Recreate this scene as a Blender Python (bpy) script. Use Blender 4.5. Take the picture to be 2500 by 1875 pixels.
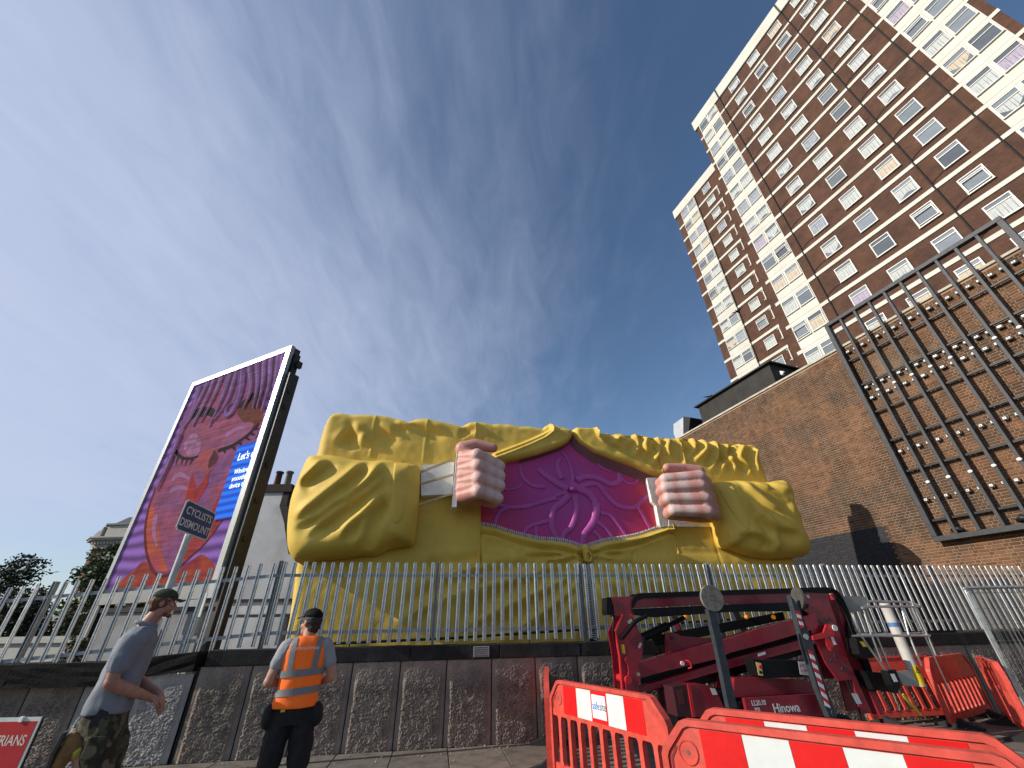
import bpy, bmesh, math, random
import numpy as np
from mathutils import Vector, Matrix, noise
random.seed(7); rng = np.random.default_rng(7)
for o in list(bpy.data.objects): bpy.data.objects.remove(o, do_unlink=True)
SC = bpy.context.scene
COL = SC.collection
R = math.radians

# ------------------------------------------------------------------ camera
PITCH, ROLL, CAMH = R(30.6), R(1.0), 1.6
fwd = Vector((0, math.cos(PITCH), math.sin(PITCH)))
u0 = Vector((0, -math.sin(PITCH), math.cos(PITCH))); r0 = Vector((1, 0, 0))
cup = u0*math.cos(ROLL) + r0*math.sin(ROLL); crt = r0*math.cos(ROLL) - u0*math.sin(ROLL)
cd = bpy.data.cameras.new('camera'); cam = bpy.data.objects.new('camera', cd); COL.objects.link(cam)
M = Matrix((crt, cup, -fwd)).transposed().to_4x4(); M.translation = (0, 0, CAMH)
cam.matrix_world = M
cd.sensor_fit = 'HORIZONTAL'; cd.sensor_width = 36.0; cd.lens = 36.0*998/2500
cd.clip_start = 0.05; cd.clip_end = 4000
SC.camera = cam

# ------------------------------------------------------------------ sky, sun, exposure
SUN_AZ, SUN_EL = R(-105.0), R(26.0)          # azimuth from +Y towards +X
tosun = Vector((math.sin(SUN_AZ)*math.cos(SUN_EL), math.cos(SUN_AZ)*math.cos(SUN_EL), math.sin(SUN_EL)))
W = bpy.data.worlds.new('World'); SC.world = W; W.use_nodes = True
nt = W.node_tree; nt.nodes.clear()
def wn_(t, **k):
    n = nt.nodes.new(t)
    for a, b in k.items(): setattr(n, a, b)
    return n
sky = wn_('ShaderNodeTexSky', sky_type='NISHITA', sun_disc=False)
sky.sun_elevation = SUN_EL; sky.sun_rotation = SUN_AZ; sky.altitude = 30; sky.air_density = 1.15; sky.dust_density = .55; sky.ozone_density = 4.0
tc = wn_('ShaderNodeTexCoord'); sep = wn_('ShaderNodeSeparateXYZ'); nt.links.new(tc.outputs['Generated'], sep.inputs[0])
def m_(op, a, b=None, c=None, clamp=False):
    n = wn_('ShaderNodeMath', operation=op, use_clamp=clamp)
    for i, v in enumerate((a, b, c)):
        if v is None: continue
        if isinstance(v, (int, float)): n.inputs[i].default_value = v
        else: nt.links.new(v, n.inputs[i])
    return n.outputs[0]
zc = m_('MAXIMUM', m_('ADD', sep.outputs[2], 0.16), 0.05)
px_ = m_('DIVIDE', sep.outputs[0], zc); py_ = m_('DIVIDE', sep.outputs[1], zc)
comb = wn_('ShaderNodeCombineXYZ'); nt.links.new(px_, comb.inputs[0]); nt.links.new(py_, comb.inputs[1])
def cloud_noise(rot, scl, detail, dist, seed):
    mp = wn_('ShaderNodeMapping'); mp.inputs['Rotation'].default_value = (0, 0, rot); mp.inputs['Scale'].default_value = scl
    mp.inputs['Location'].default_value = (seed, seed*.7, seed*.3)
    nt.links.new(comb.outputs[0], mp.inputs[0])
    n = wn_('ShaderNodeTexNoise'); n.inputs['Scale'].default_value = 1.0; n.inputs['Detail'].default_value = detail
    n.inputs['Roughness'].default_value = .58; n.inputs['Distortion'].default_value = dist
    nt.links.new(mp.outputs[0], n.inputs['Vector']); return n.outputs[0]
n_str = cloud_noise(R(-20), (4.2, .55, 1), 8, .6, 3.1)     # long cirrus streaks
n_fine = cloud_noise(R(25), (14.0, 5.0, 1), 7, .6, 8.3)     # ripples
n_big = cloud_noise(R(10), (.8, .6, 1), 3, .2, 1.7)      # large patches
side = m_('ADD', m_('MULTIPLY_ADD', sep.outputs[0], -.95, .52), m_('MULTIPLY', sep.outputs[2], -.26))         # thicker towards the sunward side
m1 = m_('ADD', m_('MULTIPLY', n_str, .42), m_('MULTIPLY', n_fine, .46))
m1 = m_('ADD', m1, m_('MULTIPLY', n_big, .9))
m1 = m_('ADD', m1, side)
mask = wn_('ShaderNodeMapRange'); mask.interpolation_type = 'SMOOTHSTEP'
nt.links.new(m1, mask.inputs[0]); mask.inputs[1].default_value = .86; mask.inputs[2].default_value = 2.22
mask.inputs[3].default_value = 0; mask.inputs[4].default_value = .88
low = wn_('ShaderNodeMapRange'); low.interpolation_type = 'SMOOTHSTEP'; nt.links.new(sep.outputs[2], low.inputs[0])
low.inputs[1].default_value = .02; low.inputs[2].default_value = .22
maskf = m_('MULTIPLY', mask.outputs[0], m_('MULTIPLY_ADD', low.outputs[0], .75, .25))
mixc = wn_('ShaderNodeMix', data_type='RGBA'); nt.links.new(maskf, mixc.inputs[0])
nt.links.new(sky.outputs[0], mixc.inputs[6]); mixc.inputs[7].default_value = (4.55, 5.1, 6.7, 1)
bg = wn_('ShaderNodeBackground'); bg.inputs[1].default_value = .092
nt.links.new(mixc.outputs[2], bg.inputs[0])
wo = wn_('ShaderNodeOutputWorld'); nt.links.new(bg.outputs[0], wo.inputs[0])

sd = bpy.data.lights.new('sun', 'SUN'); sd.energy = 3.6; sd.angle = R(.53); sd.color = (1.0, .93, .82)
so = bpy.data.objects.new('sun', sd); COL.objects.link(so)
so.rotation_euler = tosun.to_track_quat('Z', 'Y').to_euler(); so.location = (-30, -10, 30)
SC.view_settings.view_transform = 'Standard'; SC.view_settings.look = 'None'
SC.view_settings.exposure = 0.42; SC.view_settings.gamma = 1.0; SC.view_settings.use_curve_mapping = False
SC.render.engine = 'CYCLES'

# ------------------------------------------------------------------ helpers
def link(o): COL.objects.link(o); return o
def tag(o, label=None, cat=None, group=None, kind=None):
    if label: o['label'] = label
    if cat: o['category'] = cat
    if group: o['group'] = group
    if kind: o['kind'] = kind
    return o
def thing(name, label, cat, loc=(0,0,0), rotz=0, group=None):
    o = bpy.data.objects.new(name, None); o.empty_display_size = .1; link(o)
    o.location = loc; o.rotation_euler = (0, 0, rotz)
    return tag(o, label, cat, group)
def obj(name, me, mat=None, parent=None, loc=None, rot=None, scale=None):
    o = bpy.data.objects.new(name, me); link(o)
    if mat is not None and len(me.materials) == 0: me.materials.append(mat)
    if parent is not None: o.parent = parent
    if loc is not None: o.location = loc
    if rot is not None: o.rotation_euler = rot
    if scale is not None: o.scale = scale
    return o
def bm_mesh(bm, name, smooth=False, fix=True):
    if fix: bmesh.ops.recalc_face_normals(bm, faces=bm.faces)
    me = bpy.data.meshes.new(name); bm.to_mesh(me); bm.free()
    if smooth:
        me.shade_smooth()
    return me
def mk(name, bm, mat, parent=None, smooth=False, bevel=0, loc=None, rot=None, auto=None, seg=2):
    if bevel:
        es = [e for e in bm.edges if len(e.link_faces) == 2 and e.calc_face_angle(0) > .5]
        bmesh.ops.bevel(bm, geom=es, offset=bevel, segments=seg, affect='EDGES', profile=.6)
    me = bm_mesh(bm, name, smooth)
    if auto: 
        me.shade_smooth(); me.set_sharp_from_angle(angle=R(auto))
    return obj(name, me, mat, parent, loc, rot)
def B(): return bmesh.new()
def box(bm, c, s, rz=0, m=None):
    r = bmesh.ops.create_cube(bm, size=1.0)
    T = Matrix.Translation(c) @ Matrix.Rotation(rz, 4, 'Z') @ Matrix.Diagonal((s[0], s[1], s[2], 1))
    if m is not None: T = m @ T
    bmesh.ops.transform(bm, matrix=T, verts=r['verts']); return r['verts']
def box2(bm, a, b):
    return box(bm, [(a[i]+b[i])/2 for i in range(3)], [abs(b[i]-a[i]) for i in range(3)])
def prism(bm, pts, y0, y1, m=None):
    """polygon in x,z extruded along y"""
    a = [bm.verts.new((p[0], y0, p[1])) for p in pts]; b = [bm.verts.new((p[0], y1, p[1])) for p in pts]
    n = len(pts); bm.faces.new(a); bm.faces.new(b[::-1])
    for i in range(n): bm.faces.new((a[i], b[i], b[(i+1) % n], a[(i+1) % n]))
    if m is not None: bmesh.ops.transform(bm, matrix=m, verts=a+b)
    return a+b
def prismz(bm, pts, z0, z1):
    a = [bm.verts.new((p[0], p[1], z0)) for p in pts]; b = [bm.verts.new((p[0], p[1], z1)) for p in pts]
    n = len(pts); bm.faces.new(a[::-1]); bm.faces.new(b)
    for i in range(n): bm.faces.new((a[i], a[(i+1) % n], b[(i+1) % n], b[i]))
    return a+b
def tube(bm, pts, r, n=8, cap=True):
    pts = [Vector(p) for p in pts]; k = len(pts)
    rr = r if isinstance(r, (list, tuple)) else [r]*k
    rings = []; prev = None
    for i, p in enumerate(pts):
        t = (pts[min(i+1, k-1)] - pts[max(i-1, 0)]).normalized()
        if prev is None:
            a = t.orthogonal().normalized()
        else:
            a = (prev - t*prev.dot(t)); a = a.normalized() if a.length > 1e-6 else t.orthogonal().normalized()
        prev = a; b = t.cross(a)
        rings.append([bm.verts.new(p + (a*math.cos(2*math.pi*j/n) + b*math.sin(2*math.pi*j/n))*rr[i]) for j in range(n)])
    for i in range(k-1):
        for j in range(n):
            bm.faces.new((rings[i][j], rings[i][(j+1) % n], rings[i+1][(j+1) % n], rings[i+1][j]))
    if cap:
        bm.faces.new(rings[0][::-1]); bm.faces.new(rings[-1])
    return rings
def cyl(bm, p0, p1, r, n=16): return tube(bm, [p0, p1], r, n)
def spline(pts, k=6):
    """Catmull-Rom through pts (any dimension)"""
    P = [np.array(p, float) for p in pts]; out = []
    P = [2*P[0]-P[1]] + P + [2*P[-1]-P[-2]]
    for i in range(1, len(P)-2):
        for j in range(k):
            t = j/k; a, b, c, d = P[i-1], P[i], P[i+1], P[i+2]
            out.append(.5*((2*b) + (c-a)*t + (2*a-5*b+4*c-d)*t*t + (3*b-a-3*c+d)*t**3))
    out.append(P[-2]); return out
def np_mesh(name, verts, faces, smooth=False):
    me = bpy.data.meshes.new(name); me.from_pydata([tuple(v) for v in verts], [], [tuple(f) for f in faces]); me.update()
    if smooth: me.shade_smooth()
    return me
_txt = {}
def text_mesh(name, s, size=1.0, ext=0.0, align='LEFT', shear=0.0):
    cu = bpy.data.curves.new(name, 'FONT'); cu.body = s; cu.size = size; cu.extrude = ext; cu.align_x = align; cu.shear = shear
    cu.resolution_u = 3; cu.offset = size*.014
    o = bpy.data.objects.new(name, cu); link(o); dg = bpy.context.evaluated_depsgraph_get()
    me = bpy.data.meshes.new_from_object(o.evaluated_get(dg)); bpy.data.objects.remove(o, do_unlink=True)
    return me
def text(name, s, size, mat, parent, loc, rot, ext=0.0, align='LEFT', shear=0.0, sx=1.0):
    me = text_mesh(name, s, size, ext, align, shear)
    return obj(name, me, mat, parent, loc, rot, (sx, 1, 1))
_ib = bmesh.new(); bmesh.ops.create_icosphere(_ib, subdivisions=2, radius=1.0); ICO = [v.co.copy() for v in _ib.verts]; _ib.free()
def capsule(bm, p0, r0_, p1=None, r1_=None, sc=(1, 1, 1)):
    tb = bmesh.new()
    for p, r_ in ((p0, r0_), (p1, r1_)) if p1 is not None else ((p0, r0_),):
        for c in ICO: tb.verts.new((p[0]+c.x*r_*sc[0], p[1]+c.y*r_*sc[1], p[2]+c.z*r_*sc[2]))
    h = bmesh.ops.convex_hull(tb, input=list(tb.verts))
    bad = [v for v in tb.verts if not v.link_faces]
    bmesh.ops.delete(tb, geom=bad, context='VERTS')
    vm_ = {v: bm.verts.new(v.co) for v in tb.verts}
    for f in tb.faces: bm.faces.new([vm_[v] for v in f.verts])
    tb.free()
def ellip(bm, c, rad, rot=None):
    T = Matrix.Translation(c) @ (rot.to_4x4() if rot is not None else Matrix()) @ Matrix.Diagonal((rad[0], rad[1], rad[2], 1))
    bmesh.ops.create_icosphere(bm, subdivisions=3, radius=1.0, matrix=T)
def blob(name, bm, mat, parent, voxel=.012, smooth=4, fac=.5, loc=None, rot=None):
    """union of overlapping closed shapes -> one continuous skin"""
    me = bm_mesh(bm, name); o = bpy.data.objects.new(name, me); link(o)
    md = o.modifiers.new('r', 'REMESH'); md.mode = 'VOXEL'; md.voxel_size = voxel; md.use_smooth_shade = True
    if smooth:
        s_ = o.modifiers.new('s', 'SMOOTH'); s_.iterations = smooth; s_.factor = fac
    dg = bpy.context.evaluated_depsgraph_get(); m2 = bpy.data.meshes.new_from_object(o.evaluated_get(dg))
    bpy.data.objects.remove(o, do_unlink=True); m2.materials.clear()
    m2.shade_smooth()
    return obj(name, m2, mat, parent, loc, rot)
def copy_tree(o, parent=None):
    c = o.copy(); COL.objects.link(c)
    if parent is not None: c.parent = parent
    for ch in o.children: copy_tree(ch, c)
    return c

# ------------------------------------------------------------------ materials
def srgb(r, g, b):
    f = lambda c: (c/255/12.92) if c/255 <= .04045 else ((c/255+.055)/1.055)**2.4
    return (f(r), f(g), f(b))
def mat(name, col, rough=.6, metal=0.0, var=.12, vscale=3.0, bump=0.0, bscale=60.0, spec=.4, col2=None, c2scale=1.5, c2lo=.45, c2hi=.65, coord='Object', emit=0.0, island=0.0, objrand=0.0, detail=5, coat=0.0, trans=0.0):
    m = bpy.data.materials.new(name); m.use_nodes = True; t = m.node_tree; b = t.nodes['Principled BSDF']
    b.inputs['Roughness'].default_value = rough; b.inputs['Metallic'].default_value = metal
    b.inputs['Specular IOR Level'].default_value = spec
    if coat: b.inputs['Coat Weight'].default_value = coat; b.inputs['Coat Roughness'].default_value = .15
    tcn = t.nodes.new('ShaderNodeTexCoord'); cv = tcn.outputs[coord]
    def N(ty): return t.nodes.new(ty)
    base = N('ShaderNodeRGB'); base.outputs[0].default_value = (*col, 1); cur = base.outputs[0]
    if col2 is not None:
        n = N('ShaderNodeTexNoise'); n.inputs['Scale'].default_value = c2scale; n.inputs['Detail'].default_value = 6; t.links.new(cv, n.inputs['Vector'])
        r_ = N('ShaderNodeMapRange'); t.links.new(n.outputs[0], r_.inputs[0]); r_.inputs[1].default_value = c2lo; r_.inputs[2].default_value = c2hi
        mx = N('ShaderNodeMix'); mx.data_type = 'RGBA'; t.links.new(r_.outputs[0], mx.inputs[0]); t.links.new(cur, mx.inputs[6]); mx.inputs[7].default_value = (*col2, 1); cur = mx.outputs[2]
    val = None
    if var:
        n = N('ShaderNodeTexNoise'); n.inputs['Scale'].default_value = vscale; n.inputs['Detail'].default_value = detail; n.inputs['Roughness'].default_value = .65; t.links.new(cv, n.inputs['Vector'])
        r_ = N('ShaderNodeMapRange'); t.links.new(n.outputs[0], r_.inputs[0]); r_.inputs[1].default_value = .25; r_.inputs[2].default_value = .75; r_.inputs[3].default_value = 1-var*1.6; r_.inputs[4].default_value = 1+var*1.2
        val = r_.outputs[0]
    def mul(v, w):
        if v is None: return w
        k = N('ShaderNodeMath'); k.operation = 'MULTIPLY'; t.links.new(v, k.inputs[0]); t.links.new(w, k.inputs[1]); return k.outputs[0]
    if island:
        g = N('ShaderNodeNewGeometry'); r_ = N('ShaderNodeMapRange'); t.links.new(g.outputs['Random Per Island'], r_.inputs[0]); r_.inputs[3].default_value = 1-island; r_.inputs[4].default_value = 1+island; val = mul(val, r_.outputs[0])
    if objrand:
        g = N('ShaderNodeObjectInfo'); r_ = N('ShaderNodeMapRange'); t.links.new(g.outputs['Random'], r_.inputs[0]); r_.inputs[3].default_value = 1-objrand; r_.inputs[4].default_value = 1+objrand; val = mul(val, r_.outputs[0])
    if val is not None:
        vm = N('ShaderNodeVectorMath'); vm.operation = 'SCALE'; t.links.new(cur, vm.inputs[0]); t.links.new(val, vm.inputs['Scale']); cur = vm.outputs[0]
    t.links.new(cur, b.inputs['Base Color'])
    if emit:
        t.links.new(cur, b.inputs['Emission Color']); b.inputs['Emission Strength'].default_value = emit
    if bump:
        n = N('ShaderNodeTexNoise'); n.inputs['Scale'].default_value = bscale; n.inputs['Detail'].default_value = 4; t.links.new(cv, n.inputs['Vector'])
        bp = N('ShaderNodeBump'); bp.inputs['Strength'].default_value = bump; bp.inputs['Distance'].default_value = .01; t.links.new(n.outputs[0], bp.inputs['Height']); t.links.new(bp.outputs[0], b.inputs['Normal'])
    if trans: b.inputs['Transmission Weight'].default_value = trans
    return m
MT = {}
MT['asphalt'] = mat('asphalt', (.055,.053,.05), .9, var=.25, vscale=4, bump=.5, bscale=120)
MT['slab'] = mat('paving_stone', (.17,.145,.115), .85, var=.22, vscale=2.2, bump=.35, bscale=45, objrand=.12, col2=(.09,.08,.068), c2scale=3)
MT['concrete'] = mat('hammered_concrete', (.29,.235,.19), .92, var=.28, vscale=2.2, bump=.5, bscale=70, col2=(.17,.14,.115), c2scale=1.4, objrand=.10)
MT['concrete_reflected_sun'] = mat('hammered_concrete_reflected_sun', (.40,.38,.355), .92, var=.22, vscale=2.2, bump=.5, bscale=70, col2=(.27,.255,.24), c2scale=1.4)  # sunlight reflected off windows, put into the panels as paler concrete
MT['coping'] = mat('coping_dark', (.017,.016,.016), .85, var=.35, vscale=5, bump=.6, bscale=30, col2=(.045,.041,.037), c2scale=2.2, c2lo=.55, c2hi=.75)
MT['galv'] = mat('galvanised_steel', (.62,.64,.65), .34, metal=.8, var=.18, vscale=9, bump=.05, bscale=90, spec=.5, objrand=.08)
MT['galv_dull'] = mat('galvanised_dull', (.30,.32,.35), .5, metal=.5, var=.18, vscale=7)
MT['black'] = mat('black_paint', (.012,.012,.013), .5, var=.3, vscale=6)
MT['black_brick'] = mat('black_paint_and_shade_brick', (.011,.011,.013), .6, var=.3, vscale=6, island=.35, bump=.4, bscale=80)
MT['white_clad'] = mat('white_cladding', (.60,.585,.51), .55, var=.10, vscale=.7, col2=(.50,.48,.41), c2scale=.35, c2lo=.5, c2hi=.7, objrand=.04)
MT['white_frame'] = mat('white_window_frame', (.66,.65,.60), .4, var=.04, vscale=2)
MT['dark_line'] = mat('rainwater_pipe', (.02,.018,.017), .6)
# ------------------------------------------------------------------ ground and pavement
FROT = math.atan2(.172, .985)
bm = B(); bmesh.ops.create_grid(bm, x_segments=1, y_segments=1, size=2000, matrix=Matrix.Translation((0, 0, -.05)))
tag(mk('ground', bm, MT['asphalt']), kind='structure')
pav = bpy.data.objects.new('pavement', None); link(pav); pav.location = (0, 8.473, 0); pav.rotation_euler = (0, 0, FROT); tag(pav, kind='structure')
slab_meshes = []
for k in range(4):
    bm = B(); box(bm, (0, 0, -.025), (.80, 1.19, .05))
    for v in bm.verts:
        v.co.z += random.uniform(-.004, .004)
    bmesh.ops.bevel(bm, geom=[e for e in bm.edges], offset=.006, segments=1, affect='EDGES')
    me = bm_mesh(bm, 'slab'); me.materials.append(MT['slab']); slab_meshes.append(me)
for j in range(6):
    for i in range(-9, 14):
        off = .405 if j % 2 else 0
        obj('slab', random.choice(slab_meshes), None, pav, (i*.81+off+.1, -.62-j*1.2, random.uniform(-.004, .003)), (0, 0, random.choice((0, math.pi))))
# litter: leaves and crumbs against the wall
bm = B()
for k in range(260):
    x = random.uniform(-5, 10); y = -.05-abs(random.gauss(0, .35)) if random.random() < .8 else random.uniform(-4, 0)
    s = random.uniform(.006, .022)
    T = Matrix.Translation((x, y, .006+s*.15)) @ Matrix.Rotation(random.uniform(0, 6.3), 4, 'Z') @ Matrix.Rotation(random.uniform(-.5, .5), 4, 'X') @ Matrix.Diagonal((s, s*.6, s*.25, 1))
    bmesh.ops.create_icosphere(bm, subdivisions=1, radius=1, matrix=T)
o = mk('leaf_litter', bm, mat('litter', (.42,.38,.30), .9, island=.5), None, loc=(0, 8.473, 0), rot=(0, 0, FROT)); tag(o, 'pale crumbs and dry leaves scattered along the foot of the wall', 'litter', kind='stuff')

# ------------------------------------------------------------------ retaining wall
wall = thing('retaining_wall', 'low hammered concrete panel wall with dark coping under the steel fence', 'wall', (0, 8.473, 0), FROT)
def panel_mesh(w, h, seed, amp=.030):
    nx, nz = int(w/.010), int(h/.010); vs = []; fs = []
    for j in range(nz+1):
        for i in range(nx+1):
            x = w*i/nx; z = h*j/nz
            ex = min(x, w-x); e = min(1, max(0, (ex-.055)/.03))
            d, p = noise.voronoi(Vector((x*38+seed*9.1, z*27, seed*3.7)), distance_metric='DISTANCE')
            rid = (d[1]-d[0])
            n2 = noise.noise(Vector((x*9+seed, z*9, seed)))
            fade = .55+.45*min(1, max(0, (h*.80-z)/.12))
            y = -amp*e*fade*(1.05-min(1, rid*1.7)+.35*n2) + (.010 if ex < .012 else 0)
            vs.append((x, y, z))
    for j in range(nz):
        for i in range(nx):
            a = j*(nx+1)+i; fs.append((a, a+1, a+nx+2, a+nx+1))
    me = np_mesh('panel', vs, fs, True); return me
PW, CZ = .755, 1.12
pm = [panel_mesh(PW-.018, CZ, s) for s in range(4)]
for m_e in pm: m_e.materials.append(MT['concrete'])
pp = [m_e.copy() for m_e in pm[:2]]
for m_e in pp: m_e.materials.clear(); m_e.materials.append(MT['concrete_reflected_sun'])
x0 = -4.20
for i in range(-1, 21):
    obj('panel', random.choice(pm), None, wall, (x0+i*PW, 0, 0))
bm = B(); box2(bm, (-5.0, .02, -.05), (12.2, .28, CZ)); mk('wall_core', bm, MT['coping'], wall)
x = -4.9
while x < 11.0:
    L = random.choice((1.45, 1.5, 1.55)); bm = B(); box2(bm, (x, -.035, CZ+.002), (x+L-.012, .34, CZ+.215+random.uniform(-.004, .004)))
    bmesh.ops.subdivide_edges(bm, edges=[e for e in bm.edges if abs(e.verts[0].co.x-e.verts[1].co.x) > .5], cuts=6)
    for v in bm.verts: v.co += Vector((0, random.uniform(-.004, .004), random.uniform(-.004, .004)))
    mk('coping_stone', bm, MT['coping'], wall, bevel=.012); x += L
# small plaque on the coping
bm = B(); box(bm, (-.62, -.042, CZ+.11), (.27, .012, .155)); pl = mk('plaque', bm, mat('plaque_grey', (.30,.30,.30), .5, var=.1), wall, bevel=.003)
for k in range(5):
    text('plaque_line', ['NO UNAUTHORISED', 'PARKING IN FRONT OF', 'THIS WALL AT ANY TIME', 'BY ORDER', 'OF THE OWNER'][k][:19], .026, MT['black'], wall, (-.735, -.0495, CZ+.158-k*.029), (R(90), 0, 0)) if False else None
bm = B()
for k in range(5):
    xx = -.735
    while xx < -.51:
        w_ = random.uniform(.010, .030); box2(bm, (xx, -.0492, CZ+.158-k*.029), (min(xx+w_, -.505), -.0485, CZ+.172-k*.029)); xx += w_+.008
mk('plaque_print', bm, MT['black'], wall)

# lower, left-hand run of the wall
COP2 = mat('coping_black', (.008,.008,.008), .9, var=.4, vscale=6, bump=.6, bscale=25, spec=.2)
wl = thing('boundary_wall', 'lower stretch of wall on the left with thick dark coping and two panels coloured paler for reflected sunlight', 'wall', (-4.95, 7.61, 0), R(5.0))
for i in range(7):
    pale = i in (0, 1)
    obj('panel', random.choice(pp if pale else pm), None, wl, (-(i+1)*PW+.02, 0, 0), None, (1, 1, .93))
bm = B(); box2(bm, (-5.4, .02, -.05), (-.0, .3, 1.02)); mk('wall_core', bm, MT['coping'], wl)
x = 0.0
for k in range(5):
    L = 1.25; bm = B()
    zt = 1.27 if k == 0 else 1.215
    zb = 1.06 if k == 0 else .93
    if k == 0: prism(bm, [(x-L+.008, .975), (x, 1.075), (x, 1.328), (x-L+.008, 1.228)], -.07, .40)
    else: box2(bm, (x-L+.008, -.16, zb), (x, .40, zt))
    bmesh.ops.subdivide_edges(bm, edges=[e for e in bm.edges], cuts=4, use_grid_fill=True)
    for v in bm.verts: v.co += Vector((random.uniform(-.003, .003), random.uniform(-.010, .010), random.uniform(-.008, .008)))
    mk('coping_stone', bm, COP2, wl); x -= L

# ------------------------------------------------------------------ palisade fence
fence = thing('palisade_fence', 'galvanised steel palisade fence standing on the low concrete wall', 'fence', (0, 8.473, 0), FROT)
def pale_mesh(h):
    t = .0035
    prof = [(-.034, .016), (-.027, 0), (-.014, 0), (-.006, .026), (.006, .026), (.014, 0), (.027, 0), (.034, .016)]
    out = prof + [(x, y+t) for x, y in prof[::-1]]
    bm = B(); rings = []
    for z, sx in ((0, 1), (h-.13, 1), (h-.125, .86), (h-.11, .86), (h-.105, 1), (h-.018, 1), (h, .72)):
        rings.append([bm.verts.new((x*sx, y, z)) for x, y in out])
    n = len(out)
    for a, b in zip(rings, rings[1:]):
        for i in range(n): bm.faces.new((a[i], a[(i+1) % n], b[(i+1) % n], b[i]))
    bm.faces.new(rings[0][::-1]); bm.faces.new(rings[-1])
    for z in (.18, 1.06):
        cyl(bm, (0, .026, z), (0, .016, z), .006, 8)
    return bm_mesh(bm, 'pale')
PM = pale_mesh(1.25); PM.materials.append(MT['galv'])
def post(par, x, z0, z1, y=.09):
    bm = B(); w, d, t = .085, .05, .008
    pts = [(-w/2, -d/2), (w/2, -d/2), (w/2, -d/2+t), (t/2, -d/2+t), (t/2, d/2-t), (w/2, d/2-t), (w/2, d/2), (-w/2, d/2), (-w/2, d/2-t), (-t/2, d/2-t), (-t/2, -d/2+t), (-w/2, -d/2+t)]
    prismz(bm, [(q, p) for p, q in pts], z0, z1)
    return mk('post', bm, MT['galv_dull'], par, loc=(x, y, 0))
S0 = -4.203
for n in range(0, 6):
    xs = S0+2.75*n
    post(fence, xs, 1.33, 2.66)
    for z in (1.555, 2.42):
        bm = B(); box2(bm, (xs+.03, .055, z-.026), (xs+2.72, .062, z+.026)); box2(bm, (xs+.03, .062, z+.020), (xs+2.72, .10, z+.026)); mk('rail', bm, MT['galv_dull'], fence)
    for k in range(17):
        if n == 5 and k > 15: break
        obj('pale', PM, None, fence, (xs+.085+k*.1612, .03+random.uniform(-.002, .002), 1.385+random.uniform(-.006, .006)), (0, random.gauss(0, .006), random.gauss(0, .06)))
# sloping left-hand run, following the falling ground
PL = Vector((-4.140, 7.75, 0)); PE = Vector((-7.75, 7.50, 0))
fl = thing('sloping_palisade_fence', 'leftmost run of palisade fence stepping down the slope past the hoarding', 'fence', PL, math.atan2(PL.y-PE.y, PL.x-PE.x))
LL = (PE-PL).length; DZ = .30
def zdrop(x): return -DZ*min(1.6, max(0, -x/LL))
for xs in (-LL,):
    post(fl, xs, 1.0, 2.36, .09)
for z in (1.555, 2.42):
    for a, b in ((-LL-2.4, -LL), (-LL, 0)):
        bm = B(); za, zb = z+zdrop(a), z+zdrop(b)
        prism(bm, [(a, za-.026), (b, zb-.026), (b, zb+.026), (a, za+.026)], .055, .062); mk('rail', bm, MT['galv_dull'], fl)
k = 0; x = -.12
while x > -LL-2.2:
    if abs(x+LL) > .08:
        obj('pale', PM, None, fl, (x, .03, 1.385+zdrop(x)+random.uniform(-.008, .008)), (0, random.gauss(0, .008), random.gauss(0, .07)))
    x -= .207
# black pipe behind the fence foot
bm = B(); tube(bm, [(-4.0, .55, 1.36), (-1.2, .6, 1.42), (3.0, .6, 1.58), (5.0, .6, 1.66)], .022, 8)
for xx, zz in ((-2.9, 1.38), (.35, 1.48), (2.3, 1.55)): cyl(bm, (xx, .6, 1.0), (xx, .6, zz), .012, 6)
o = mk('handrail_pipe', bm, MT['black'], None, loc=(0, 8.473, 0), rot=(0, 0, FROT)); tag(o, 'thin black pipe running behind the foot of the palisade fence', 'pipe')

# ------------------------------------------------------------------ brick flank wall on the right
WROT = math.atan2(.936, -.352)          # local x runs away from the camera, local y faces the yard
MB = mat('brick_orange', (.155,.074,.037), .9, var=.30, vscale=.8, bump=.4, bscale=60, col2=(.085,.049,.030), c2scale=.55, c2lo=.42, c2hi=.62, island=.30)
def brick_stain(m):
    t = m.node_tree; b = t.nodes['Principled BSDF']; src = b.inputs['Base Color'].links[0].from_socket
    tcn = t.nodes.new('ShaderNodeTexCoord'); cur = src
    for scl, lo, hi, colr, fac in ((.55, .52, .66, (.055,.040,.030), .85), (.42, .60, .72, (.30,.235,.165), .65), (1.3, .62, .74, (.33,.12,.05), .8), (.9, .60, .70, (.040,.033,.028), .8)):
        n = t.nodes.new('ShaderNodeTexNoise'); n.inputs['Scale'].default_value = scl; n.inputs['Detail'].default_value = 7; n.noise_dimensions = '4D'; n.inputs['W'].default_value = scl*13
        t.links.new(tcn.outputs['Object'], n.inputs['Vector'])
        r_ = t.nodes.new('ShaderNodeMapRange'); t.links.new(n.outputs[0], r_.inputs[0]); r_.inputs[1].default_value = lo; r_.inputs[2].default_value = hi; r_.inputs[4].default_value = fac
        mx = t.nodes.new('ShaderNodeMix'); mx.data_type = 'RGBA'; t.links.new(r_.outputs[0], mx.inputs[0]); t.links.new(cur, mx.inputs[6]); mx.inputs[7].default_value = (*colr, 1); cur = mx.outputs[2]
    t.links.new(cur, b.inputs['Base Color'])
brick_stain(MB)
MORT = mat('mortar', (.34,.23,.145), .95, var=.2, vscale=2)
bw = thing('brick_flank_wall', 'tall stained brown brick flank wall rising on the right behind the fence', 'wall', (11.8, 11.4, 0), WROT)
BX0, BX1, BTOP = -6.2, 12.0, 9.84
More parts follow.
